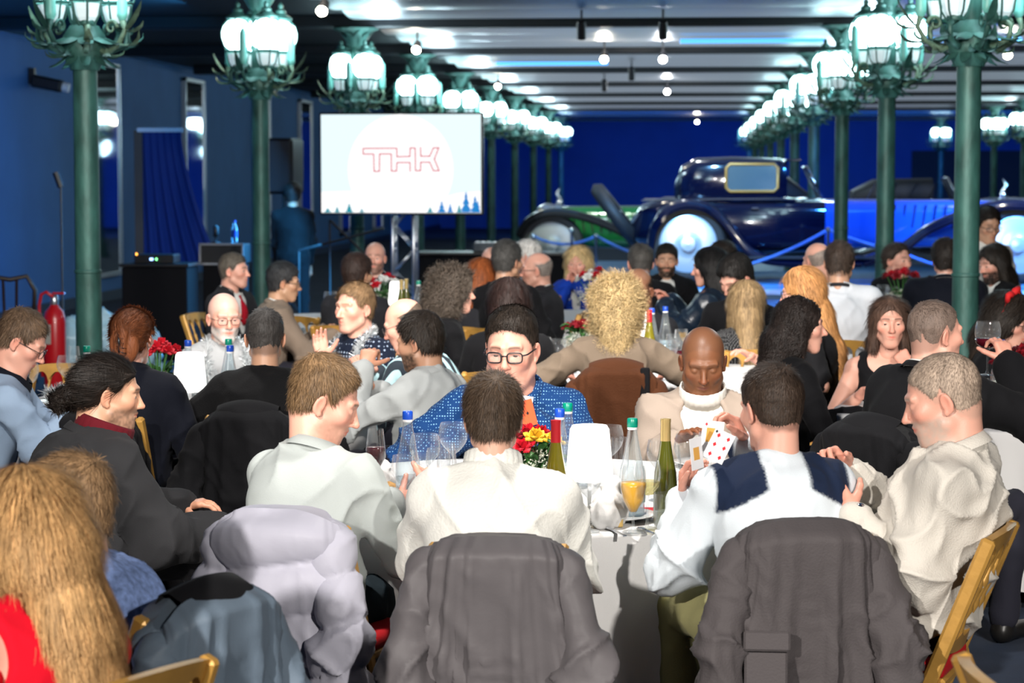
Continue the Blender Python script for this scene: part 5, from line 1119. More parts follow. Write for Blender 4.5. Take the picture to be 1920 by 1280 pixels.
# ------------------------------------------------------------------ clothes colours
def fb(key, r, g, b, **k): return fabric(key, lin((r, g, b)), **k)
c_black = fb('black', 14, 14, 17); c_black2 = fb('black_knit', 11, 11, 13, bump=.6, bscale=220); c_navy = fb('navy', 12, 15, 26); c_char = fb('charcoal', 36, 36, 40); c_white = fb('white', 214, 214, 210)
c_greyshirt = fb('polo_grey', 168, 174, 172); c_turtle = fb('turtle_white', 222, 221, 214, bump=.5, bscale=120); c_tee = fb('tee_white', 255, 255, 255, attr=True); c_beige = fb('linen_shirt', 206, 200, 190, bump=.5, bscale=200)
c_dots = fb('blue_pattern', 14, 52, 100, pattern='dots', pcol=lin((120, 165, 200)), pscale=95); c_dots2 = fb('navy_dotted', 16, 24, 42, pattern='dots', pcol=lin((150, 165, 185)), pscale=48)
c_taupe = fb('taupe_jacket', 150, 136, 124, rough=.9); c_lblue = fb('pale_blue_shirt', 140, 160, 184); c_bluedot = fb('blue_marl', 120, 142, 190, vary=.35, vscale=60); c_ltgrey = fb('light_shirt', 172, 176, 176)
c_stripe = fb('striped_knit', 40, 48, 56, pattern='X', pcol=lin((170, 205, 212)), pscale=4.2); c_red = fb('red_top', 205, 8, 34); c_suitb = fb('beige_suit', 128, 112, 98); c_blue = fb('royal_jacket', 20, 60, 165); c_gry = fb('grey_shirt', 158, 160, 162)
c_khaki = fb('khaki', 142, 138, 96); c_jean = fb('dark_jean', 22, 36, 52); c_brownt = fb('taupe_knit', 112, 98, 84, bump=.5); c_seq = fb('sequin_black', 20, 20, 22, pattern='dots', pcol=(.4, .4, .4), pscale=130); c_wine = fb('wine_neck', 80, 8, 20); c_leath = mat('blue_leather', (.012, .022, .04), .32, bump=.4, bscale=30)
DK = (.012, .008, .006); BR = (.06, .032, .016); AUB = (.16, .05, .018); BLD = (.42, .26, .11); LBR = (.22, .13, .06); GRY = (.22, .21, .20); WHT = (.6, .58, .55)
P = {}
def g(m, **k): d = dict(m=m); d.update(k); return d
suit = lambda c=c_black, **k: g(c, name='jacket', vneck=1, collar='lapel', cuff=1, cuffm=c_white, **k)
def add(key, who, *a, ch=True, co=(0, 0), **k):
    P[key] = person(key, who, *a, **k)
    if ch and not k.get('standing'): chair_for(P[key], ch if isinstance(ch, str) else 'the ' + who.split(' with')[0].split(' in ')[0], co)

# tables first
table('A', 1000, 551, .90, 'white tablecloth on the front table with cards, bottles and glasses')
table('B', 370, 402, .85, 'white tablecloth on the table around the men wearing tinsel')
table('C', 640, 255, .88, 'white tablecloth on the table in front of the truss stand')
table('D', 1200, 343, .85, 'grey-white tablecloth on the table of the curly blonde woman')
table('G', 1110, 246, .85, 'tablecloth on the table below the tilted spare wheel')
table('E', 1880, 405, .78, 'white tablecloth on the table of the woman with the red bow')
table('H', 1700, 240, .8, 'tablecloth under red roses at the foot of the lamp post row')

# front table guests
add('T1', 'man with dark hair bun and black blazer sitting sideways', 207, 738, 560, -58, look=-18, nod=8, lean=.14, q=2, S=1.03, bulk=1.18, fat=.03, sh=.185, tone=TAN, head=dict(stubble=.55, bcol=(.05, .03, .02), jaw=1.05, neck=.062), ch='man with hair bun',
    hair=dict(style='bun', col=DK), top=g(c_wine, collar='roll', rollk=.5, hem=.9), over=g(fb('blazer', 34, 34, 36), name='jacket', collar='lapel', fold=.012, off=.028), RH=(.16, .47, .60), LH=(-.15, .42, .66), legs=(.012, .012, .014), rc=.3, rpn=(0, 0, -1))
add('T2', 'man in pale grey polo looking down at his hands', 610, 752, 626, -16, look=-66, nod=24, lean=.17, q=2, co=(.09, 0), tone=PINK, S=1.04, head=dict(open=.1, nose=1.1, stubble=.25), hair=dict(style='short', col=(.16, .095, .045), t=.007, top=.009, recede=.014, len=.022, n=9000), ch='man in pale grey polo',
    top=g(c_greyshirt, collar='shirt', fold=.013, fsc=.8), RH=(.24, .40, .83), LH=(.10, .46, .81), rc=1.1, lc=.8, rpn=(-1, .2, 0), lpn=(0, .2, 1), twist=-14, legs=(.006, .014, .02), rpole=(.3, -.3, -1), bulk=1.03)
add('T3', 'man in white ribbed turtleneck seen from behind', 925, 786, 660, 0, look=4, nod=10, lean=.1, q=2, co=(.05, -.02), S=.95, tone=FAIR, hair=dict(style='short', col=(.07, .045, .028), t=.011, top=.010, n=9000, len=.03), ch='man in white turtleneck',
    top=g(c_turtle, collar='roll', fold=.010, fsc=.7, off=.02), RH=(.16, .44, .86), LH=(-.16, .44, .86), rpole=(.35, -.2, -1), lpole=(-.35, -.2, -1), bulk=1.08, sh=.168)
def navy_mask(V, J):
    c = np.ones((len(V), 3)) * np.array(lin((212, 220, 226))); N = J['N']; x = np.abs(V[:, 0] - N[0]); m = sstep(x, .060, .068) * (1 - sstep(x, .195, .205)) * sstep(V[:, 2] + (x - .06) * .55, N[2] - .038, N[2] - .030)
    return c + (np.array(lin((22, 34, 58))) - c) * m[:, None]
add('T4', 'man in white and navy top holding up playing cards', 1445, 766, 642, 14, look=18, nod=12, lean=.12, q=2, tone=PINK, hair=dict(style='fade', col=(.035, .022, .015), t=.007, n=10000, len=.009), ch='man holding playing cards',
    top=g(c_tee, collar='crew', cm=fb('tee_plain', 205, 210, 214), fold=.010, mask=navy_mask, off=.015), RH=(-.01, .34, 1.02), LH=(-.20, .34, .86), rc=.9, lc=.7, rpn=(-.3, -.2, -1), lpn=(.6, -.6, 0), ldir=(.1, .1, 1), lpole=(-.5, -.3, -1), bulk=1.06, sleeve=.9, legs=c_khaki, kneew=.2)
add('T5', 'man with grey stubble in cream shirt looking down', 1765, 748, 650, 71, look=13, nod=18, lean=-.10, q=2, co=(-.01, -.07), S=1.05, tone=PINK, head=dict(open=.1, stubble=.6, bcol=(.45, .38, .32), neck=.056, nose=1.05), hair=dict(style='buzz', col=(.34, .26, .2), t=.003, scalp=.35, n=9000, len=.009), ch='man in cream shirt',
    top=g(c_beige, collar='shirt', cuff=1, fold=.018), RH=(.12, .20, .96), LH=(-.12, .12, .87), rc=1.1, lc=1.1, rpn=(-1, .3, 0), lpn=(1, .2, -.2), lpole=(-.3, -.4, -1), bulk=1.18, fat=.025, sh=.172, legs=c_jean)
add('T6', 'man with rectangular black glasses in blue patterned shirt', 959, 655, 488, 180, look=-8, nod=10, lean=.22, q=2, S=1.22, tone=PINK, head=dict(open=.55, jaw=1.1, neck=.058, gz=-.3), hair=dict(style='fade', col=(.02, .014, .01), t=.006, top=.012, recede=.020, len=.007, n=9000), glasses=dict(r=.0021, hgt=.0165, sq=.55), ch='man in blue patterned shirt',
    top=g(c_dots, collar='shirt', fold=.012), RH=(.16, .34, .86), LH=(-.08, .36, .90), rc=.6, lc=1.3, bulk=1.3, fat=.03, sh=.20, neckdrop=.165, rpole=(1, -.1, -.6), lpole=(-1, -.1, -.6))
add('T7', 'bald man in taupe jacket over white turtleneck', 1318, 678, 482, 178, look=4, nod=22, lean=.16, q=2, S=1.07, tone=BROWN, head=dict(open=.12, jaw=1.05, lip=(.13, .045, .035), browk=.4, neck=.06), hair=dict(style='buzz', col=(.05, .03, .02), t=-1, scalp=.25, recede=.03), ch='bald man in taupe jacket',
    top=g(fb('white_roll', 222, 218, 210), collar='roll', rollk=.35, off=.006), over=g(c_taupe, name='jacket', vneck=1.5, fold=.013), RH=(.10, .30, .80), LH=(-.10, .30, .80), bulk=1.12, fat=.01, sh=.18)
# near left
add('P1', 'woman with long blonde hair and red cut-out top', 42, 985, 930, 62, look=-14, nod=4, lean=.08, q=2, female=True, tone=PINK, ch='blonde woman in red', top=g(c_red, tank=1, sleeve=.02, fold=.006, hem=.5),
    S=.95, hair=dict(style='long', col=(.56, .33, .14), g=.014, n=34000, len=.13, amp=.006, wid=.0009, drape=[((.0, -.04, .16), (.01, -.09, .0), .09, .085), ((.01, -.09, .0), (.03, -.16, -.2), .085, .07), ((.03, -.16, -.2), (.05, -.23, -.5), .07, .045), ((-.02, -.1, .02), (-.05, -.17, -.22), .06, .035)]), RH=(.1, .4, .8), LH=(-.2, .35, .8))
mesh = P['P1']
f = Field((-.4, -.3, .5), (.4, .4, 1.1), .012)
for sx in (-1, 1):
    S0 = mesh['N'] + (sx * .185, 0, -.12); E0 = mesh['ER'] if sx > 0 else mesh['EL']; f.cap(S0, S0 + (E0 - S0) * .6, .062, .06, .02)
V, Q = f.mesh(); V = folds(V, Q, .008); mesh_obj('sleeve', V, Q, c_red, mesh['root'])
add('P2', 'man in blue marled shirt half hidden by blonde hair', 128, 958, 800, 62, look=5, nod=6, lean=.12, q=1, tone=PINK, hair=dict(style='short', col=(.25, .15, .075), t=.015), top=g(c_bluedot, collar='shirt', fold=.012), bulk=1.12, ch='man in blue marled shirt', RH=(.1, .4, .8), LH=(-.15, .4, .8))
# left table
add('B1', 'man with glasses in pale blue shirt bent over his plate', 42, 640, 466, -78, look=-6, nod=32, lean=.2, q=1, tone=PINK, head=dict(open=.1, nose=1.1), hair=dict(style='short', col=(.12, .075, .045), t=.007, top=.006, recede=.015), glasses=dict(r=.0012), ch='man bent over his plate', top=g(c_lblue, collar='shirt', cm=c_navy, cuff=1, fold=.012), RH=(.08, .42, .90), LH=(-.1, .42, .9), rc=1.0)
add('B2', 'woman with auburn hair held up by a dark clip', 250, 634, 450, -8, look=0, lean=.08, q=1, female=True, tone=PINK, hair=dict(style='clip', col=AUB), ch='woman with hair clip', top=g(fb('maroon', 70, 10, 22), collar='crew'), over=g(c_navy, name='jacket', collar='stand', hem=.46), sh=.155, legs=(.008, .008, .012))
add('B3', 'white-bearded man in grey shirt wearing silver tinsel', 421, 596, 362, -158, look=4, nod=6, lean=.08, q=1, S=1.06, tone=PINK, head=dict(stubble=.85, bcol=(.62, .58, .54), open=.5), hair=dict(style='buzz', col=(.5, .47, .44), t=-1, scalp=.3), glasses=dict(r=.0012), tinsel=True, ch='white-bearded man', top=g(c_gry, collar='shirt', fold=.01), bulk=1.12)
add('B4', 'man with shaved dark hair in black knitted sweater', 497, 634, 445, 2, look=8, nod=6, lean=.1, q=1, tone=TAN, hair=dict(style='fade', col=(.045, .04, .037), t=.003, n=4500), ch='man in black sweater', top=g(c_black2, collar='crew', fold=.012, hem=.44), LH=(-.2, .25, .8), lpole=(-1, -.2, -.6), bulk=1.12, sh=.178, glasses=dict(r=.001))
add('B5', 'smiling man in navy dotted sweater wearing silver tinsel', 664, 578, 362, 138, look=6, nod=2, lean=.1, q=1, S=1.06, tone=PINK, head=dict(smile=.9, open=.3, nose=1.15), hair=dict(style='short', col=(.2, .12, .06), t=.008, recede=.02, top=.004), tinsel=True, ch='smiling man with tinsel', top=g(c_dots2, collar='crew', fold=.01),
    RH=(-.04, .34, .89), rdir=(.1, .15, 1), rpn=(-.7, .3, 0), rc=.3, LH=(-.2, .3, .75))
add('B6', 'bald man in striped dark sweater behind the bearded man', 757, 608, 385, 78, look=4, nod=22, lean=.27, q=1, tone=PINK, head=dict(open=.2), hair=dict(style='horseshoe', col=(.1, .07, .05), t=.002, scalp=.25, n=2500), glasses=dict(r=.0012), ch='man in striped sweater', top=g(c_stripe, collar='crew', fold=.01), bulk=1.08, RH=(.1, .45, .85), LH=(-.12, .45, .85))
add('B7', 'dark-haired bearded man in light grey shirt turned left', 786, 642, 425, 58, look=14, nod=12, lean=.06, q=1, S=1.03, tone=TAN, head=dict(stubble=.75, open=.3), hair=dict(style='short', col=(.02, .012, .008), t=.009, top=.008), ch='man in light grey shirt', top=g(c_ltgrey, collar='shirt', cuff=1, fold=.014), RH=(.04, .34, .86), LH=(-.10, .30, .97), rpole=(.4, 0, -1), lpole=(-.6, .1, -.9), lc=1.1, bulk=1.08)
# table by the truss
add('C1', 'man in dark suit and red tie facing the screen side', 440, 508, 270, -112, look=10, lean=.05, q=1, tone=PINK, hair=dict(style='fade', col=(.12, .1, .08), t=.008), ch='man with red tie', top=g(c_white, collar='shirt', tie=fb('tie_red', 150, 10, 30)), over=suit(c_char))
add('C2', 'man with glasses in beige suit leaning to the table', 533, 530, 290, -74, look=-4, nod=8, lean=.14, q=1, tone=ASIAN, hair=dict(style='short', col=(.03, .03, .032), t=.009), glasses=dict(r=.0013), ch='man in beige suit', top=g(c_white, collar='shirt', cuff=1), over=g(c_suitb, name='jacket', collar='lapel', fold=.012), RH=(.1, .46, .80), LH=(-.1, .4, .8))
add('C3', 'bald man with moustache in dark suit facing camera', 703, 484, 238, 176, look=4, lean=.05, q=1, S=1.03, tone=PINK, head=dict(stubble=.6, open=.4), hair=dict(style='bald'), ch='bald man with moustache', top=g(c_white, collar='shirt'), over=suit(c_navy))
add('C4', 'dark-haired man in grey-black jacket below the truss', 672, 514, 285, -22, look=-12, lean=.02, q=1, tone=ASIAN, hair=dict(style='short', col=(.03, .016, .012), t=.014, top=.01, lift=.05), ch='man below the truss', top=g(c_white, collar='crew'), over=g(c_char, name='jacket', collar='lapel'), bulk=1.1)
# middle tables
add('D1', 'woman with curly grey-brown hair in black top', 852, 548, 335, -78, look=-4, lean=.08, q=1, female=True, tone=PINK, hair=dict(style='curly', col=(.085, .065, .05), g=.035, n=5000, drape=[((0, -.05, .12), (.0, -.07, -.06), .09, .06)]), ch='woman with grey-brown curls', top=g(c_black, scoop=1.2), sh=.155)
add('D2', 'woman with copper bob in dark jacket', 905, 522, 285, -20, look=8, lean=.05, q=1, female=True, tone=PINK, hair=dict(style='long', col=(.28, .075, .02), g=.022, n=4000, drape=[((0, -.05, .1), (0, -.06, -.02), .08, .065)]), ch='woman with copper bob', top=g(c_black), over=g(c_char, name='jacket', collar='lapel'), sh=.155)
add('D3', 'bald man mostly hidden behind the copper bob', 921, 492, 238, 10, lean=.05, q=0, tone=PINK, hair=dict(style='bald'), ch='bald man behind copper bob', top=g(c_char, collar='crew'))
add('D4', 'grey-haired man in black beside the bald man with glasses', 953, 490, 288, -16, look=-20, lean=.05, q=1, tone=TAN, hair=dict(style='short', col=(.05, .048, .045), t=.01), ch='grey-haired man in black', top=g(c_black, collar='crew'))
add('D5', 'white-haired man behind the bald man with glasses', 986, 482, 226, 80, look=10, lean=.05, q=0, tone=PINK, hair=dict(style='short', col=WHT), ch='white-haired man', top=g(c_gry, collar='shirt'), S=1.05)
add('D6', 'bald man with glasses in charcoal suit touching his chin', 1005, 507, 262, 86, look=6, nod=2, lean=.06, q=1, S=1.04, tone=PINK, hair=dict(style='horseshoe', col=(.2, .17, .15), t=.002, scalp=.3), glasses=dict(r=.0013), ch='man touching his chin', top=g(c_white, collar='shirt', tie=c_blue), over=suit(c_char), LH=(-.05, .24, 1.07), ldir=(.0, -.1, 1), lpn=(0, -1, 0), RH=(.05, .28, 1.05))
add('D7', 'blonde woman in royal blue jacket lifting her hands', 1084, 494, 226, 170, look=0, nod=4, lean=.06, q=1, S=1.12, female=True, tone=PINK, hair=dict(style='long', col=(.62, .45, .22), g=.016, n=4500, face=.9, drape=[((.07, -.03, .08), (.075, -.02, -.02), .045, .03), ((-.07, -.03, .08), (-.075, -.02, -.02), .045, .03), ((0, -.05, .08), (0, -.06, -.02), .08, .06)]), ch='woman in royal blue', top=g(c_white), over=g(c_blue, name='jacket', collar='lapel', vneck=.8), RH=(.06, .22, .93), LH=(-.05, .24, .94), rdir=(-.3, 0, 1), ldir=(.3, 0, 1), sh=.155)
add('D8', 'woman with long dark hair all in black behind the glasses man', 955, 570, 365, -4, lean=.08, q=1, female=True, tone=TAN, hair=dict(style='long', col=(.022, .010, .008), g=.022, n=6000, drape=[((0, -.06, .1), (0, -.1, -.16), .085, .07)]), ch='woman in black with dark hair', top=g(c_black), sh=.16)
add('T8', 'woman with curly blonde hair in taupe sweater', 1156, 574, 380, 2, lean=.1, q=2, female=True, tone=PINK, S=1.0, hair=dict(style='curly', col=(.55, .40, .20), g=.032, n=9000, len=.055, curl=.008, drape=[((0, -.05, .12), (0, -.06, -.01), .085, .06)]), ch='woman with blonde curls', top=g(c_brownt, collar='crew', fold=.009), RH=(.30, .32, .84), LH=(-.30, .30, .84), rpole=(1, -.4, -.5), lpole=(-1, -.4, -.5), sh=.16, bulk=1.0)
add('D9', 'balding brown-skinned man looking down behind blonde curls', 1196, 546, 305, 160, look=-6, nod=32, lean=.1, q=1, S=1.1, tone=(.25, .12, .07), head=dict(open=.15), hair=dict(style='horseshoe', col=DK, t=.002, scalp=.5), ch='balding man looking down', top=g(c_char, collar='shirt'), glasses=dict(r=.001))
add('D10', 'man with cropped grey hair in black suit seen from behind', 1200, 494, 265, 12, look=4, nod=4, lean=.05, q=1, S=1.08, tone=PINK, hair=dict(style='fade', col=(.06, .055, .05), t=.005, recede=0), ch='man with cropped grey hair', top=g(c_white, collar='shirt'), over=g(c_black, name='jacket', collar='lapel'), bulk=1.15)
add('D11', 'bearded man in black jacket and white shirt facing camera', 1250, 489, 232, 184, look=-4, nod=4, lean=.06, q=1, S=1.06, tone=TAN, head=dict(stubble=.9, open=.4), hair=dict(style='fade', col=(.015, .011, .008), t=.008), ch='bearded man in black jacket', top=g(c_white, collar='shirt'), over=suit(c_black), bulk=1.1)
add('D12', 'woman with black hair in blue-black leather jacket', 1328, 502, 285, 72, look=6, nod=6, lean=.08, q=1, female=True, tone=PINK, hair=dict(style='long', col=(.008, .007, .007), g=.018, n=4500, drape=[((.0, -.05, .08), (.0, -.07, -.08), .085, .06)]), ch='woman in leather jacket', top=g(c_black), over=g(c_leath, name='jacket', collar='stand', fold=.012), RH=(.05, .36, 1.0), LH=(-.05, .36, .98), bulk=1.1)
add('D13', 'man with dark quiff looking down in black suit', 1380, 524, 312, 150, look=-14, nod=30, lean=.12, q=1, tone=PINK, head=dict(open=.15), hair=dict(style='short', col=(.010, .008, .007), t=.013, top=.016), ch='man with dark quiff', top=g(c_white, collar='shirt'), over=g(c_black, name='jacket', collar='lapel'), S=1.05)
add('D15', 'dark-haired man hidden behind the woman in leather', 1352, 486, 248, 60, lean=.05, q=0, tone=TAN, hair=dict(style='short', col=DK), ch='man hidden behind leather jacket', top=g(c_black, collar='crew'))
add('D14', 'woman with long blonde-streaked hair in sequined black top', 1397, 570, 322, 10, look=6, lean=.08, q=1, female=True, tone=PINK, S=1.02, hair=dict(style='long', col=(.30, .20, .10), g=.02, n=7000, drape=[((0, -.05, .1), (0, -.12, -.16), .08, .075), ((.04, -.1, -.1), (.07, -.14, -.3), .06, .04)]), ch='woman in sequins', top=g(c_seq, fold=.01), sh=.16)
# right side
add('E1', 'woman with dark wavy shoulder hair shown in profile', 1502, 612, 416, -78, look=-6, nod=2, lean=.1, q=1, female=True, tone=PINK, head=dict(nose=1.15, open=.4), hair=dict(style='curly', col=(.018, .012, .010), g=.014, amp=.004, n=5000, curl=.005, len=.06, lift=.0, rnd=.15, grav=.6, drape=[((0, -.06, .1), (.0, -.1, -.14), .085, .065), ((0, -.1, -.1), (.02, -.12, -.24), .06, .04)]), ch='woman with dark wavy hair', top=g(c_black), RH=(.1, .4, .72), LH=(-.1, .4, .75), sh=.155)
add('E2', 'woman with round glasses and long copper-blonde hair', 1502, 548, 352, 84, look=0, nod=10, lean=.1, q=1, female=True, tone=PINK, hair=dict(style='long', col=(.42, .20, .07), g=.018, n=6000, drape=[((.0, -.05, .08), (-.0, -.11, -.14), .075, .07), ((0, -.12, -.12), (0, -.2, -.38), .065, .03)]), glasses=dict(r=.0013, sq=1, hgt=.021), ch='woman with copper-blonde hair', top=g(c_black, sleeve=.42, collar='crew'), RH=(.1, .35, .86), LH=(-.16, .2, .80), sh=.155)
add('E3', 'bald man in white shirt beside the lamp post shaft', 1531, 490, 282, 28, look=6, nod=4, lean=.06, q=1, tone=PINK, hair=dict(style='horseshoe', col=(.25, .2, .17), t=.001, scalp=.15, n=1200), ch='bald man in white shirt', top=g(c_white, collar='crew', cm=c_black))
add('E4', 'man with thinning dark hair in white T-shirt from behind', 1574, 492, 305, -2, look=-6, lean=.02, q=1, tone=TAN, S=1.05, hair=dict(style='short', col=(.045, .03, .022), t=.006, top=-.002, recede=.02), ch='man in white T-shirt', top=g(fb('tshirt_white', 196, 200, 206), collar='crew', cm=c_char, sleeve=.45, fold=.012, hem=.42), bulk=1.22, fat=.02, sh=.185, RH=(.26, .2, .78))
add('E5', 'man with slicked dark hair in black suit looking right', 1684, 489, 228, -128, look=-10, lean=.05, q=1, S=1.12, tone=PINK, hair=dict(style='slick', col=(.04, .028, .022), t=.006, recede=.02), ch='man with slicked hair', top=g(c_black, collar='crew'), over=suit(c_black), bulk=1.25)
add('E6', 'woman with straight brown hair resting chin on hand', 1668, 604, 390, 174, look=8, nod=4, lean=.16, q=2, female=True, tone=PINK, S=.98, head=dict(open=.5), hair=dict(style='long', col=(.07, .04, .028), g=.008, n=8000, face=1.18, faceh=1.02, amp=.002, drape=[((.075, -.03, .08), (.085, .0, -.14), .035, .03), ((-.075, -.03, .08), (-.085, .0, -.14), .035, .03), ((0, -.06, .08), (0, -.08, -.14), .075, .06)]), ch='woman resting her chin', top=g(c_black, tank=1, sleeve=.02), noarm=False,
    LH=(-.10, .27, .93), ldir=(.55, -.35, .8), lpn=(.2, -1, .2), lc=1.5, lpole=(-.5, .6, -1), RH=(.14, .35, .80), sh=.155)
add('E7', 'bald man in black suit raising a glass of red wine', 1756, 626, 480, -42, look=-22, nod=2, lean=.08, q=1, S=1.04, tone=PINK, hair=dict(style='fade', col=(.14, .10, .08), t=.0015, n=5000, len=.004, scalp=.5, recede=.01), ch='bald man raising wine', top=g(c_white, collar='shirt'), over=g(c_black, name='jacket', collar='lapel', cuff=1, cuffm=c_white), RH=(.14, .36, 1.10), rdir=(-.4, .2, .8), rpn=(-1, .3, 0), rc=.9, rpole=(1, .1, -1), bulk=1.2, fat=.02, sh=.185)
add('E8', 'broad man in black suit behind the nearest middle lamp post', 1772, 486, 262, -6, look=10, lean=.05, q=0, S=1.06, tone=PINK, hair=dict(style='short', col=DK), ch='man behind the lamp post', top=g(c_white, collar='shirt'), over=g(c_navy, name='jacket', collar='lapel'), bulk=1.35, sh=.2)
add('E9', 'standing man with glasses in white shirt by the car wheel', 1852, 424, 236, -160, look=0, nod=12, lean=.12, q=1, tone=TAN, S=1.1, hair=dict(style='short', col=DK, t=.01, recede=.01), glasses=dict(r=.0013), top=g(c_white, collar='shirt', hem=.8), standing=True)
add('E10', 'man with long dark hair and beard looking down', 1862, 494, 250, 118, look=4, nod=14, lean=.08, q=1, S=1.1, tone=PINK, head=dict(stubble=.9, open=.2), beard=dict(col=DK, len=.02), hair=dict(style='long', col=(.015, .010, .008), g=.012, n=4500, drape=[((.0, -.06, .08), (-.03, -.09, -.22), .08, .06), ((.08, -.04, 0), (.09, -.03, -.2), .035, .03)]), ch='man with long dark hair', top=g(c_white, collar='shirt'), over=suit(c_black))
add('E11', 'woman with red bow headband and round glasses', 1893, 602, 367, -118, look=-6, nod=14, lean=.08, q=1, S=1.08, female=True, tone=PINK, head=dict(open=.35), hair=dict(style='long', col=(.02, .013, .011), g=.02, n=5000, fringe=True, drape=[((0, -.06, .1), (0, -.07, -.1), .085, .07)]), glasses=dict(r=.0012, sq=1, hgt=.021), ch='woman with red bow', top=g(c_black), sh=.155)
add('S1', 'man in dark clothes standing by the tall loudspeaker', 549, 366, 176, 10, look=0, lean=.05, q=0, tone=TAN, hair=dict(style='short', col=DK), top=g(c_black2, collar='crew', hem=.8), legs=(.004, .004, .005), standing=True)

# headband, ear pendant, beads
pe = P['E11']; pr = mat('plush_red', (.6, .008, .01), .8); mb = MB(); pts = [(.098 * math.cos(a), .0, .03 + .102 * math.sin(a)) for a in np.linspace(.1, PI - .1, 16)]; mb.tube(pts, .007, 8); mb.V = [v @ pe['R'].T + pe['HC'] for v in mb.V]; hb = mb.build('headband', pr, pe['root'], True)
for s in (-1, 1):
    mb = MB(); mb.tube([(s * .004, .0, .137), (s * .02, .005, .15), (s * .045, .005, .155), (s * .05, .005, .13), (s * .02, .0, .13)], [.01, .018, .014, .012, .01], 8); mb.V = [v @ Ry(.35).T @ pe['R'].T + pe['HC'] for v in mb.V]; mb.build('bow_loop', pr, hb, True)
for key, wh in (('T5', 'L'), ('T5', 'R')):
    p = P[key]; d = nrm(p['W' + wh] - p['E' + wh]); u = nrm(np.cross(d, (0, 0, 1.))); w_ = np.cross(u, d); c_ = p['W' + wh] - d * .0; mb = MB()
    if wh == 'L': mb.tube([c_ + .033 * (u * math.cos(a) + w_ * math.sin(a)) for a in np.linspace(0, 2 * PI, 20)], .006, 8, False); mb.ball(c_ + w_ * .034, .017, 12, 8); mb.build('wristwatch', chrome, p['root'], True)
    else: mb.tube([c_ + .031 * (u * math.cos(a) + w_ * math.sin(a)) for a in np.linspace(0, 2 * PI, 20)], .006, 8, False); mb.build('bracelet', MATS['black_leather'], p['root'], True)

# ------------------------------------------------------------------ spare chairs and coats
chair(WZ(85, 378, 0) * (1, 1, 0), D(172), 'empty gold chair facing the man bent over his plate'); chair(WZ(585, 268, 0) * (1, 1, 0), D(-14), 'empty gold chair beside the man in beige suit')
chair((.86, 4.3, 0), D(-84), 'gold chair cut off by the lower picture edge beside the cream shirt man')
def coat_on(k, label, dy=0, dx=0, **kw):
    p = P[k]; b = p['base'] + Rz(p['yaw']) @ np.array((0, -.14 + dy, 0)) + (dx, 0, 0); return coat(label, (b[0], b[1], 0), p['yaw'], **kw)
coat_on('T3', 'dark grey smooth jacket draped over the chair of the turtleneck man', w=.20, wb=.265, zt=.89, L=.66, collar=False, slope=.035, m=fb('grey_nylon', 92, 88, 90, rough=.5, bump=.15, bscale=60), seed=3, amp=.026, fr=3.4, dx=.05, dy=-.02)
coat_on('T4', 'dark grey field jacket with flap pocket behind the card player', w=.205, wb=.27, zt=.915, L=.70, collar=False, m=fb('grey_field', 78, 73, 74, rough=.7, bump=.4, bscale=150), seed=8, amp=.026, fr=3.2, pocket=True, slope=.05, dx=-.03)
coat_on('T2', 'pale lilac quilted puffer jacket behind the grey polo man', w=.175, wb=.21, zt=.91, L=.75, collar=False, dx=.09, slope=.04, m=fb('puffer_lilac', 180, 179, 192, rough=.5, bump=.2, bscale=50), seed=5, amp=.016, quilt=.15, lining=c_navy, fr=2.4)
coat_on('P2', 'slate blue raincoat over a chair beside the blonde woman', w=.20, wb=.24, zt=.90, L=.6, m=fb('slate_coat', 98, 112, 126, rough=.5), seed=12, lining=c_black, amp=.02)
coat_on('T8', 'brown corduroy coat over the chair of the curly blonde woman', dy=-.02, w=.21, wb=.26, zt=.95, L=.6, m=fb('brown_cord', 78, 44, 24, bump=.7, bscale=120), seed=15, amp=.014)
s_ = MB(); q_ = P['T8']['base'] + np.array((.15, -.42, 0)); s_.box((0, 0, .66), (.045, .018, .56), bev=.006); o = s_.build('scarf', c_black); o.location = (q_[0], q_[1], 0); tag(o, 'narrow black scarf hanging down the brown corduroy coat', 'scarf')
coat_on('E7', 'plain black coat over the chair of the bald wine drinker', w=.21, wb=.27, zt=.93, L=.6, m=c_black, seed=21); coat_on('B7', 'black coat over the chair of the bearded man in light shirt', w=.19, wb=.22, zt=.89, L=.6, m=c_black, seed=23, dy=-.03)
coat_on('B1', 'black and white striped scarf coat on the chair at the left edge', w=.16, wb=.17, zt=.90, L=.4, m=fb('strip_scarf', 14, 14, 16, pattern='X', pcol=(.5, .5, .5), pscale=7), seed=25, sleeves=False, collar=False, cat='scarf', name='scarf')
coat_on('B2', 'black wool coat over the chair of the woman with hair clip', w=.19, wb=.22, zt=.89, L=.62, m=c_black, seed=31, sleeves=False)
coat_on('B4', 'black quilted coat over the chair of the shaved-head man', w=.205, wb=.24, zt=.90, L=.6, m=c_black, seed=27, dy=-.02)

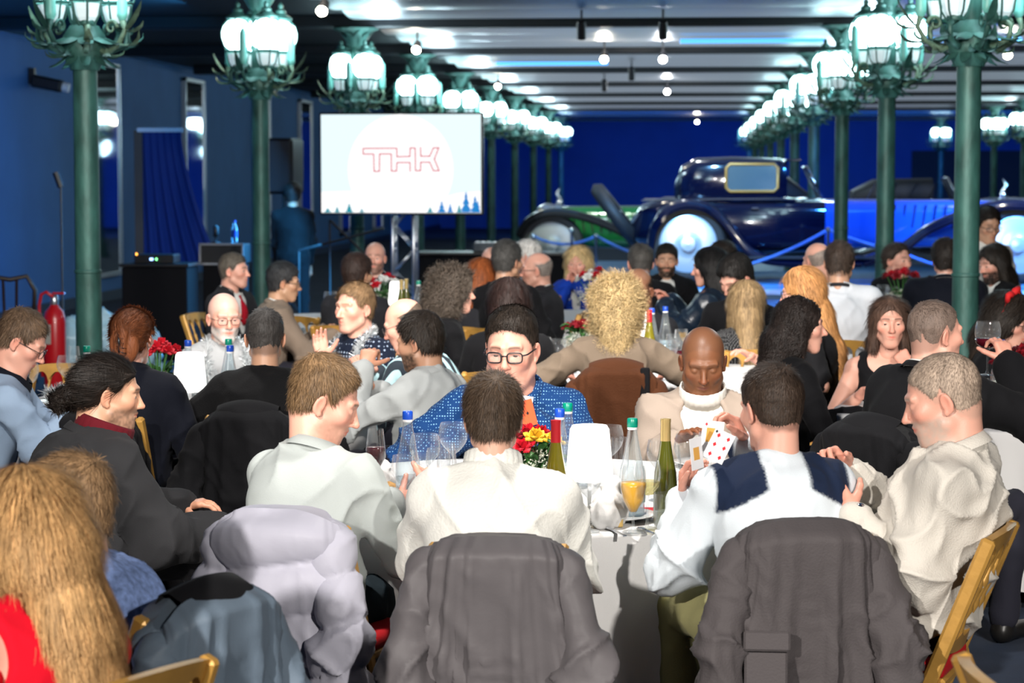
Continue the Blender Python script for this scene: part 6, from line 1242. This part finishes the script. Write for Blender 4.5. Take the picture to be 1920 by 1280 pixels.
# ------------------------------------------------------------------ table things
A = [('flute_red', 705, 572, 'flute of red wine in front of the grey polo man'), ('water_blue', 765, 583, 'blue-capped glass water bottle right of the red wine flute'), ('balloon', 797, 566, 'balloon glass just right of the blue-capped bottle'), ('balloon', 850, 540, 'balloon glass in front of the blue patterned sleeve'), ('white', 758, 606, 'wine glass overlapping the base of the blue-capped bottle'),
 ('white', 822, 590, 'wine glass left of the white turtleneck shoulder'), ('tumbler', 868, 560, 'tumbler behind the turtleneck collar, beside the balloon glass'), ('flute', 838, 602, 'empty flute close to the turtleneck shoulder'), ('water_green', 1064, 560, 'green-capped water bottle behind the roses'), ('water_blue', 1049, 574, 'blue-capped water bottle behind the red-capsuled wine'),
 ('wine_red', 1042, 612, 'green wine bottle with red capsule left of the lamp'), ('lamp', 1105, 600, 'white glowing table lamp on the front table'), ('balloon', 1141, 543, 'balloon glass between the lamp and the taupe jacket'), ('tumbler', 1086, 545, 'short glass half hidden behind the front lamp'), ('water_green', 1185, 596, 'green-capped glass water bottle right of the lamp'),
 ('wine_gold', 1247, 606, 'dark wine bottle with gold capsule on the front table'), ('beer', 1187, 622, 'stemmed glass of amber beer before the green-capped bottle'), ('white_full', 1213, 616, 'glass of white wine beside the amber beer'), ('tumbler', 1248, 618, 'water tumbler at the right end of the glasses'), ('flute', 1258, 600, 'empty flute in front of the gold-capsuled bottle'),
 ('balloon', 1292, 560, 'balloon glass left of the playing cards'), ('white', 1330, 548, 'wine glass behind the playing cards'), ('balloon', 1395, 556, 'balloon glass right of the playing cards'), ('flute', 1160, 585, 'thin flute left of the green-capped bottle'), ('white', 1235, 566, 'wine glass behind the gold-capsuled bottle'), ('flute', 1068, 596, 'small flute in front of the red-capsuled bottle'), ('white', 1104, 622, 'wine glass right below the front lamp'),
 ('plate', 1150, 600, 'white plate in front of the lamp'), ('plate', 760, 590, 'white plate by the hands of the grey polo man'), ('plate', 960, 505, 'white plate in front of the blue patterned shirt'), ('plate', 1330, 505, 'white plate before the taupe jacket'), ('cutlery', 1160, 626, 'knife on the cloth below the beer glass'), ('cutlery', 775, 600, 'dark knife by the wrist of the grey polo man'), ('bread', 722, 570, 'bread roll behind the red wine flute'), ('cutlery', 1225, 626, 'fork lying below the water tumbler')]
for kd, px, s, lb in A: put(kd, px, s, lb, rz=D((px * 7) % 90) if kd == 'cutlery' else D(px % 360), group={'balloon': 'glasses on the front table', 'white': 'glasses on the front table', 'flute': 'glasses on the front table'}.get(kd))
bouquet('mixed red and yellow roses with white blossom on the front table', onT(1004, 563), R=.105, n=8, cols='rryrdyrr', stem=.05, seed=4, sc=1.0)
napkin('crumpled white napkin behind the hands of the grey polo man', onT(676, 560), .3, .11, .09); napkin('large folded white napkin below the front lamp', onT(1142, 612), 1.2, .085, .12)
def flatbox(name, label, cat, px, s, size, m, rz=0):
    q = onT(px, s); o = MB().box((0, 0, size[2] / 2), size, bev=.003).build(name, m); o.location = (q[0], q[1], q[2]); o.rotation_euler = (0, 0, rz); return tag(o, label, cat)
rb = mat('menu_red', (.55, .01, .02), .5)
flatbox('menu_card', 'red menu card below the beer glass', 'menu', 1215, 588, (.14, .09, .012), rb, .1); flatbox('menu_card', 'red menu card left of the turtleneck sleeve', 'menu', 800, 616, (.1, .08, .012), rb, .6); flatbox('menu_card', 'red menu card under the bread roll', 'menu', 690, 590, (.12, .08, .012), rb, -.3)
flatbox('cheese_box', 'small yellow box beside the folded napkin', 'box', 1140, 612, (.09, .05, .03), mat('box_yellow', (.75, .5, .16), .6), .1); o = MB().lathe([(0, 0), (.012, 0), (.011, .04), (0, .04)], n=12, R=Ry(1.4)).build('wine_cork', mat('cork', (.3, .1, .05), .8), None, True); q = onT(1146, 612); o.location = (q[0], q[1], q[2] + .045); tag(o, 'wine cork lying on the small yellow box', 'cork')
# playing cards held up by the card player and others
cm_w = mat('card_white', (.82, .82, .84), .4); cm_r = mat('card_red', (.6, .01, .02), .5); cm_k = mat('card_black', (.01, .01, .01), .5); cm_y = mat('card_gold', (.7, .35, .05), .5); cm_o = mat('card_orange', (.75, .1, .03), .5)
def card(px, py, s, R_, label, pips, back=None, sz=(.062, .09), at=None):
    p = W(px, py, s) if at is None else at; r = empty('playing_card', p, 0, label, 'playing card', 'playing cards'); w_, h_ = sz
    mb = MB(); mb.box((0, 0, 0), (w_, .0012, h_), R_); mb.build('card_face', back or cm_w, r)
    for x, z, k, m_ in pips:
        mb = MB(); poly = [(x, z - k * 1.3), (x + k, z), (x, z + k * 1.3), (x - k, z)] if m_ != 'fig' else None
        if poly: mb.prism(poly, -.0012, -.0008, R_); mb.build('pip', {'r': cm_r, 'k': cm_k}[m_], r)
        else: mb.box((x, -.001, z), (k, .0006, k * 1.2), R_); mb.box((x - k * .1, -.0014, z - k * .1), (k * .5, .0006, k * .7), R_); mb.build('figure', cm_y, r)
card(1335, 818, 655, Ry(.12) @ Rz(.15), 'court card with a red diamond held in the raised right hand', [(0, .004, .034, 'fig'), (-.02, .034, .004, 'r'), (.02, -.032, .004, 'r')]); card(1348, 836, 660, Ry(.45) @ Rz(.1), 'red diamond card fanned below the court card', [(x, z, .0055, 'r') for x in (-.014, .016) for z in (-.03, 0, .028)] + [(-.024, .036, .004, 'k')])
card(1306, 850, 664, Ry(-.1) @ Rz(1.0), 'court card edge held in the left hand of the card player', [(0, 0, .03, 'fig')]); hw6 = Rz(P['T6']['yaw']) @ (P['T6']['WL'] + np.array((0, .09, .05))) + (P['T6']['base'][0], P['T6']['base'][1], 0)
card(1000, 812, 512, Ry(-.25) @ Rz(.5), 'orange-backed card held by the man with black glasses', [(.0, .0, .006, 'k')], cm_o, (.06, .10), at=hw6); card(993, 806, 512, Ry(.15) @ Rz(.2), 'white-edged card beside the orange-backed card', [(0, .02, .005, 'r')], cm_w, (.06, .1), at=hw6 + (-.015, .012, .015))

Bt = [('lamp', 357, 432, 'white glowing lamp on the left table'), ('water_blue', 354, 412, 'blue-capped water bottle behind the left table lamp'), ('water_green', 430, 408, 'green-capped water bottle in front of the tinsel shirt'), ('water_blue', 433, 424, 'blue-capped bottle right of the left table lamp'), ('water_green', 165, 428, 'green-capped bottle beside the nearest left lamp post'), ('white', 378, 438, 'wine glass right of the left table lamp'), ('white', 395, 424, 'wine glass in front of the grey tinsel shirt'),
 ('tumbler', 362, 446, 'tumbler in front of the left table lamp'), ('basket', 405, 415, 'round wicker bread basket on the left table'), ('balloon', 128, 400, 'balloon glass near the empty gold chair'), ('white', 150, 410, 'wine glass beside the green-capped bottle at the left'), ('white', 58, 412, 'wine glass held near the face of the pale blue shirt man'), ('plate', 95, 408, 'plate in front of the pale blue shirt man'), ('flute', 140, 390, 'flute behind the glasses at the left table'), ('cutlery', 378, 440, 'fork on the edge of the left tablecloth'),
 ('wine_gold', 762, 262, 'gold-capsuled bottle by the truss stand'), ('wine_gold', 753, 264, 'second gold-capsuled bottle left of its twin by the truss'), ('water_green', 785, 262, 'green-capped bottle right of the truss stand wine'), ('lamp', 747, 258, 'white lamp on the table by the truss'), ('balloon', 620, 256, 'balloon glass beside the empty gold chair'), ('white', 634, 258, 'wine glass near the hands of the beige suit man'), ('balloon', 796, 258, 'balloon glass right of the green-capped truss bottle'), ('white', 806, 262, 'wine glass in front of the grey-brown curls'), ('plate', 600, 262, 'plate on the truss table'),
 ('water_blue', 1247, 322, 'blue-capped bottle right of the blonde curls'), ('water_blue', 1222, 326, 'blue-capped bottle closest to the red-capsuled bottle'), ('wine_red', 1217, 336, 'olive bottle with red capsule at the curly blonde table'), ('lamp', 1201, 328, 'white lamp beside the blonde curls'), ('balloon', 1017, 352, 'leftmost balloon glass beside the taupe sweater'), ('balloon', 1044, 356, 'second balloon glass beside the taupe sweater'), ('balloon', 1072, 345, 'third balloon glass, right against the taupe sweater'), ('white', 1262, 340, 'wine glass right of the blue-capped bottles'), ('white', 1277, 330, 'wine glass above the bald head of the taupe jacket man'), ('tumbler', 1290, 326, 'tumbler above the bald head of the taupe jacket man'), ('balloon', 1252, 356, 'balloon glass right of the taupe sweater elbow'), ('red', 1270, 352, 'glass with dark red wine left of the bald head'),
 ('tumbler', 1346, 330, 'tumbler beside the sequined top'),
 ('balloon', 1655, 236, 'leftmost balloon glass below the slicked hair man'), ('balloon', 1672, 240, 'balloon glass just left of the red roses'), ('white', 1708, 244, 'wine glass just right of the red roses'), ('balloon', 1720, 238, 'balloon glass at the rightmost side of the red roses'),
 ('water_blue', 1876, 398, 'blue-capped bottle in front of the red bow woman'), ('balloon', 1878, 412, 'balloon glass in front of the red bow woman'), ('white', 1862, 430, 'wine glass near the cuff of the bald wine drinker'), ('tumbler', 1850, 420, 'tumbler under the raised wine glass')]
for kd, px, s, lb in Bt: put(kd, px, s, lb, D(px % 360))
for lb, px, s, R_, n, c_, st in (('red roses and tulips on the left table behind the auburn hair', 298, 408, .10, 9, 'rrrr', .12), ('red and white flowers in front of the bald moustached man', 722, 250, .15, 8, 'rwwr', .12), ('dark red roses left of the blonde curls', 1087, 322, .11, 7, 'd', .05), ('red and white roses in front of the blonde in blue', 1117, 240, .20, 12, 'rwrw', .12), ('red roses below the slicked hair man', 1690, 242, .15, 10, 'rd', .16), ('dark red roses with green leaves at the right edge', 1906, 418, .15, 8, 'd', .12)):
    q = onT(px, s); bouquet(lb, q, R=R_, n=n, cols=c_, stem=st, seed=px)
q = onT(122, 398); o = garland(None, [q + (-.1, 0, .03), q + (0, .03, .05), q + (.12, 0, .03)], .04, 500); tag(o, 'silver tinsel lying by the glasses at the left table', 'tinsel'); q = W(1672, 672, 400); q2 = P['E6']['base'] + 0
o = garland(None, [onT(1650, 398) + (0, 0, .03), onT(1690, 398) + (0, 0, .04)], .04, 400); o.location = (.14, 0, 0); tag(o, 'silver tinsel in front of the woman resting her chin', 'tinsel')
# the wine glass in the raised hand
p = P['E7']; v = Rz(p['yaw']) @ (p['WR'] + np.array((-.13, .05, .02))) + (p['base'][0], p['base'][1], 0); put('red', 0, 0, 'balloon glass of red wine held up by the bald man', loc=(v[0], v[1], v[2] - .07))
o = napkin('red napkin standing in the raised wine glass area', onT(1830, 428), .2, .05, .12, 'napkin'); o.data = o.data.copy(); o.data.materials.clear(); o.data.materials.append(rb); o['label'] = 'standing red napkin behind the raised wine glass'
for o in _proto.values(): hide(o)
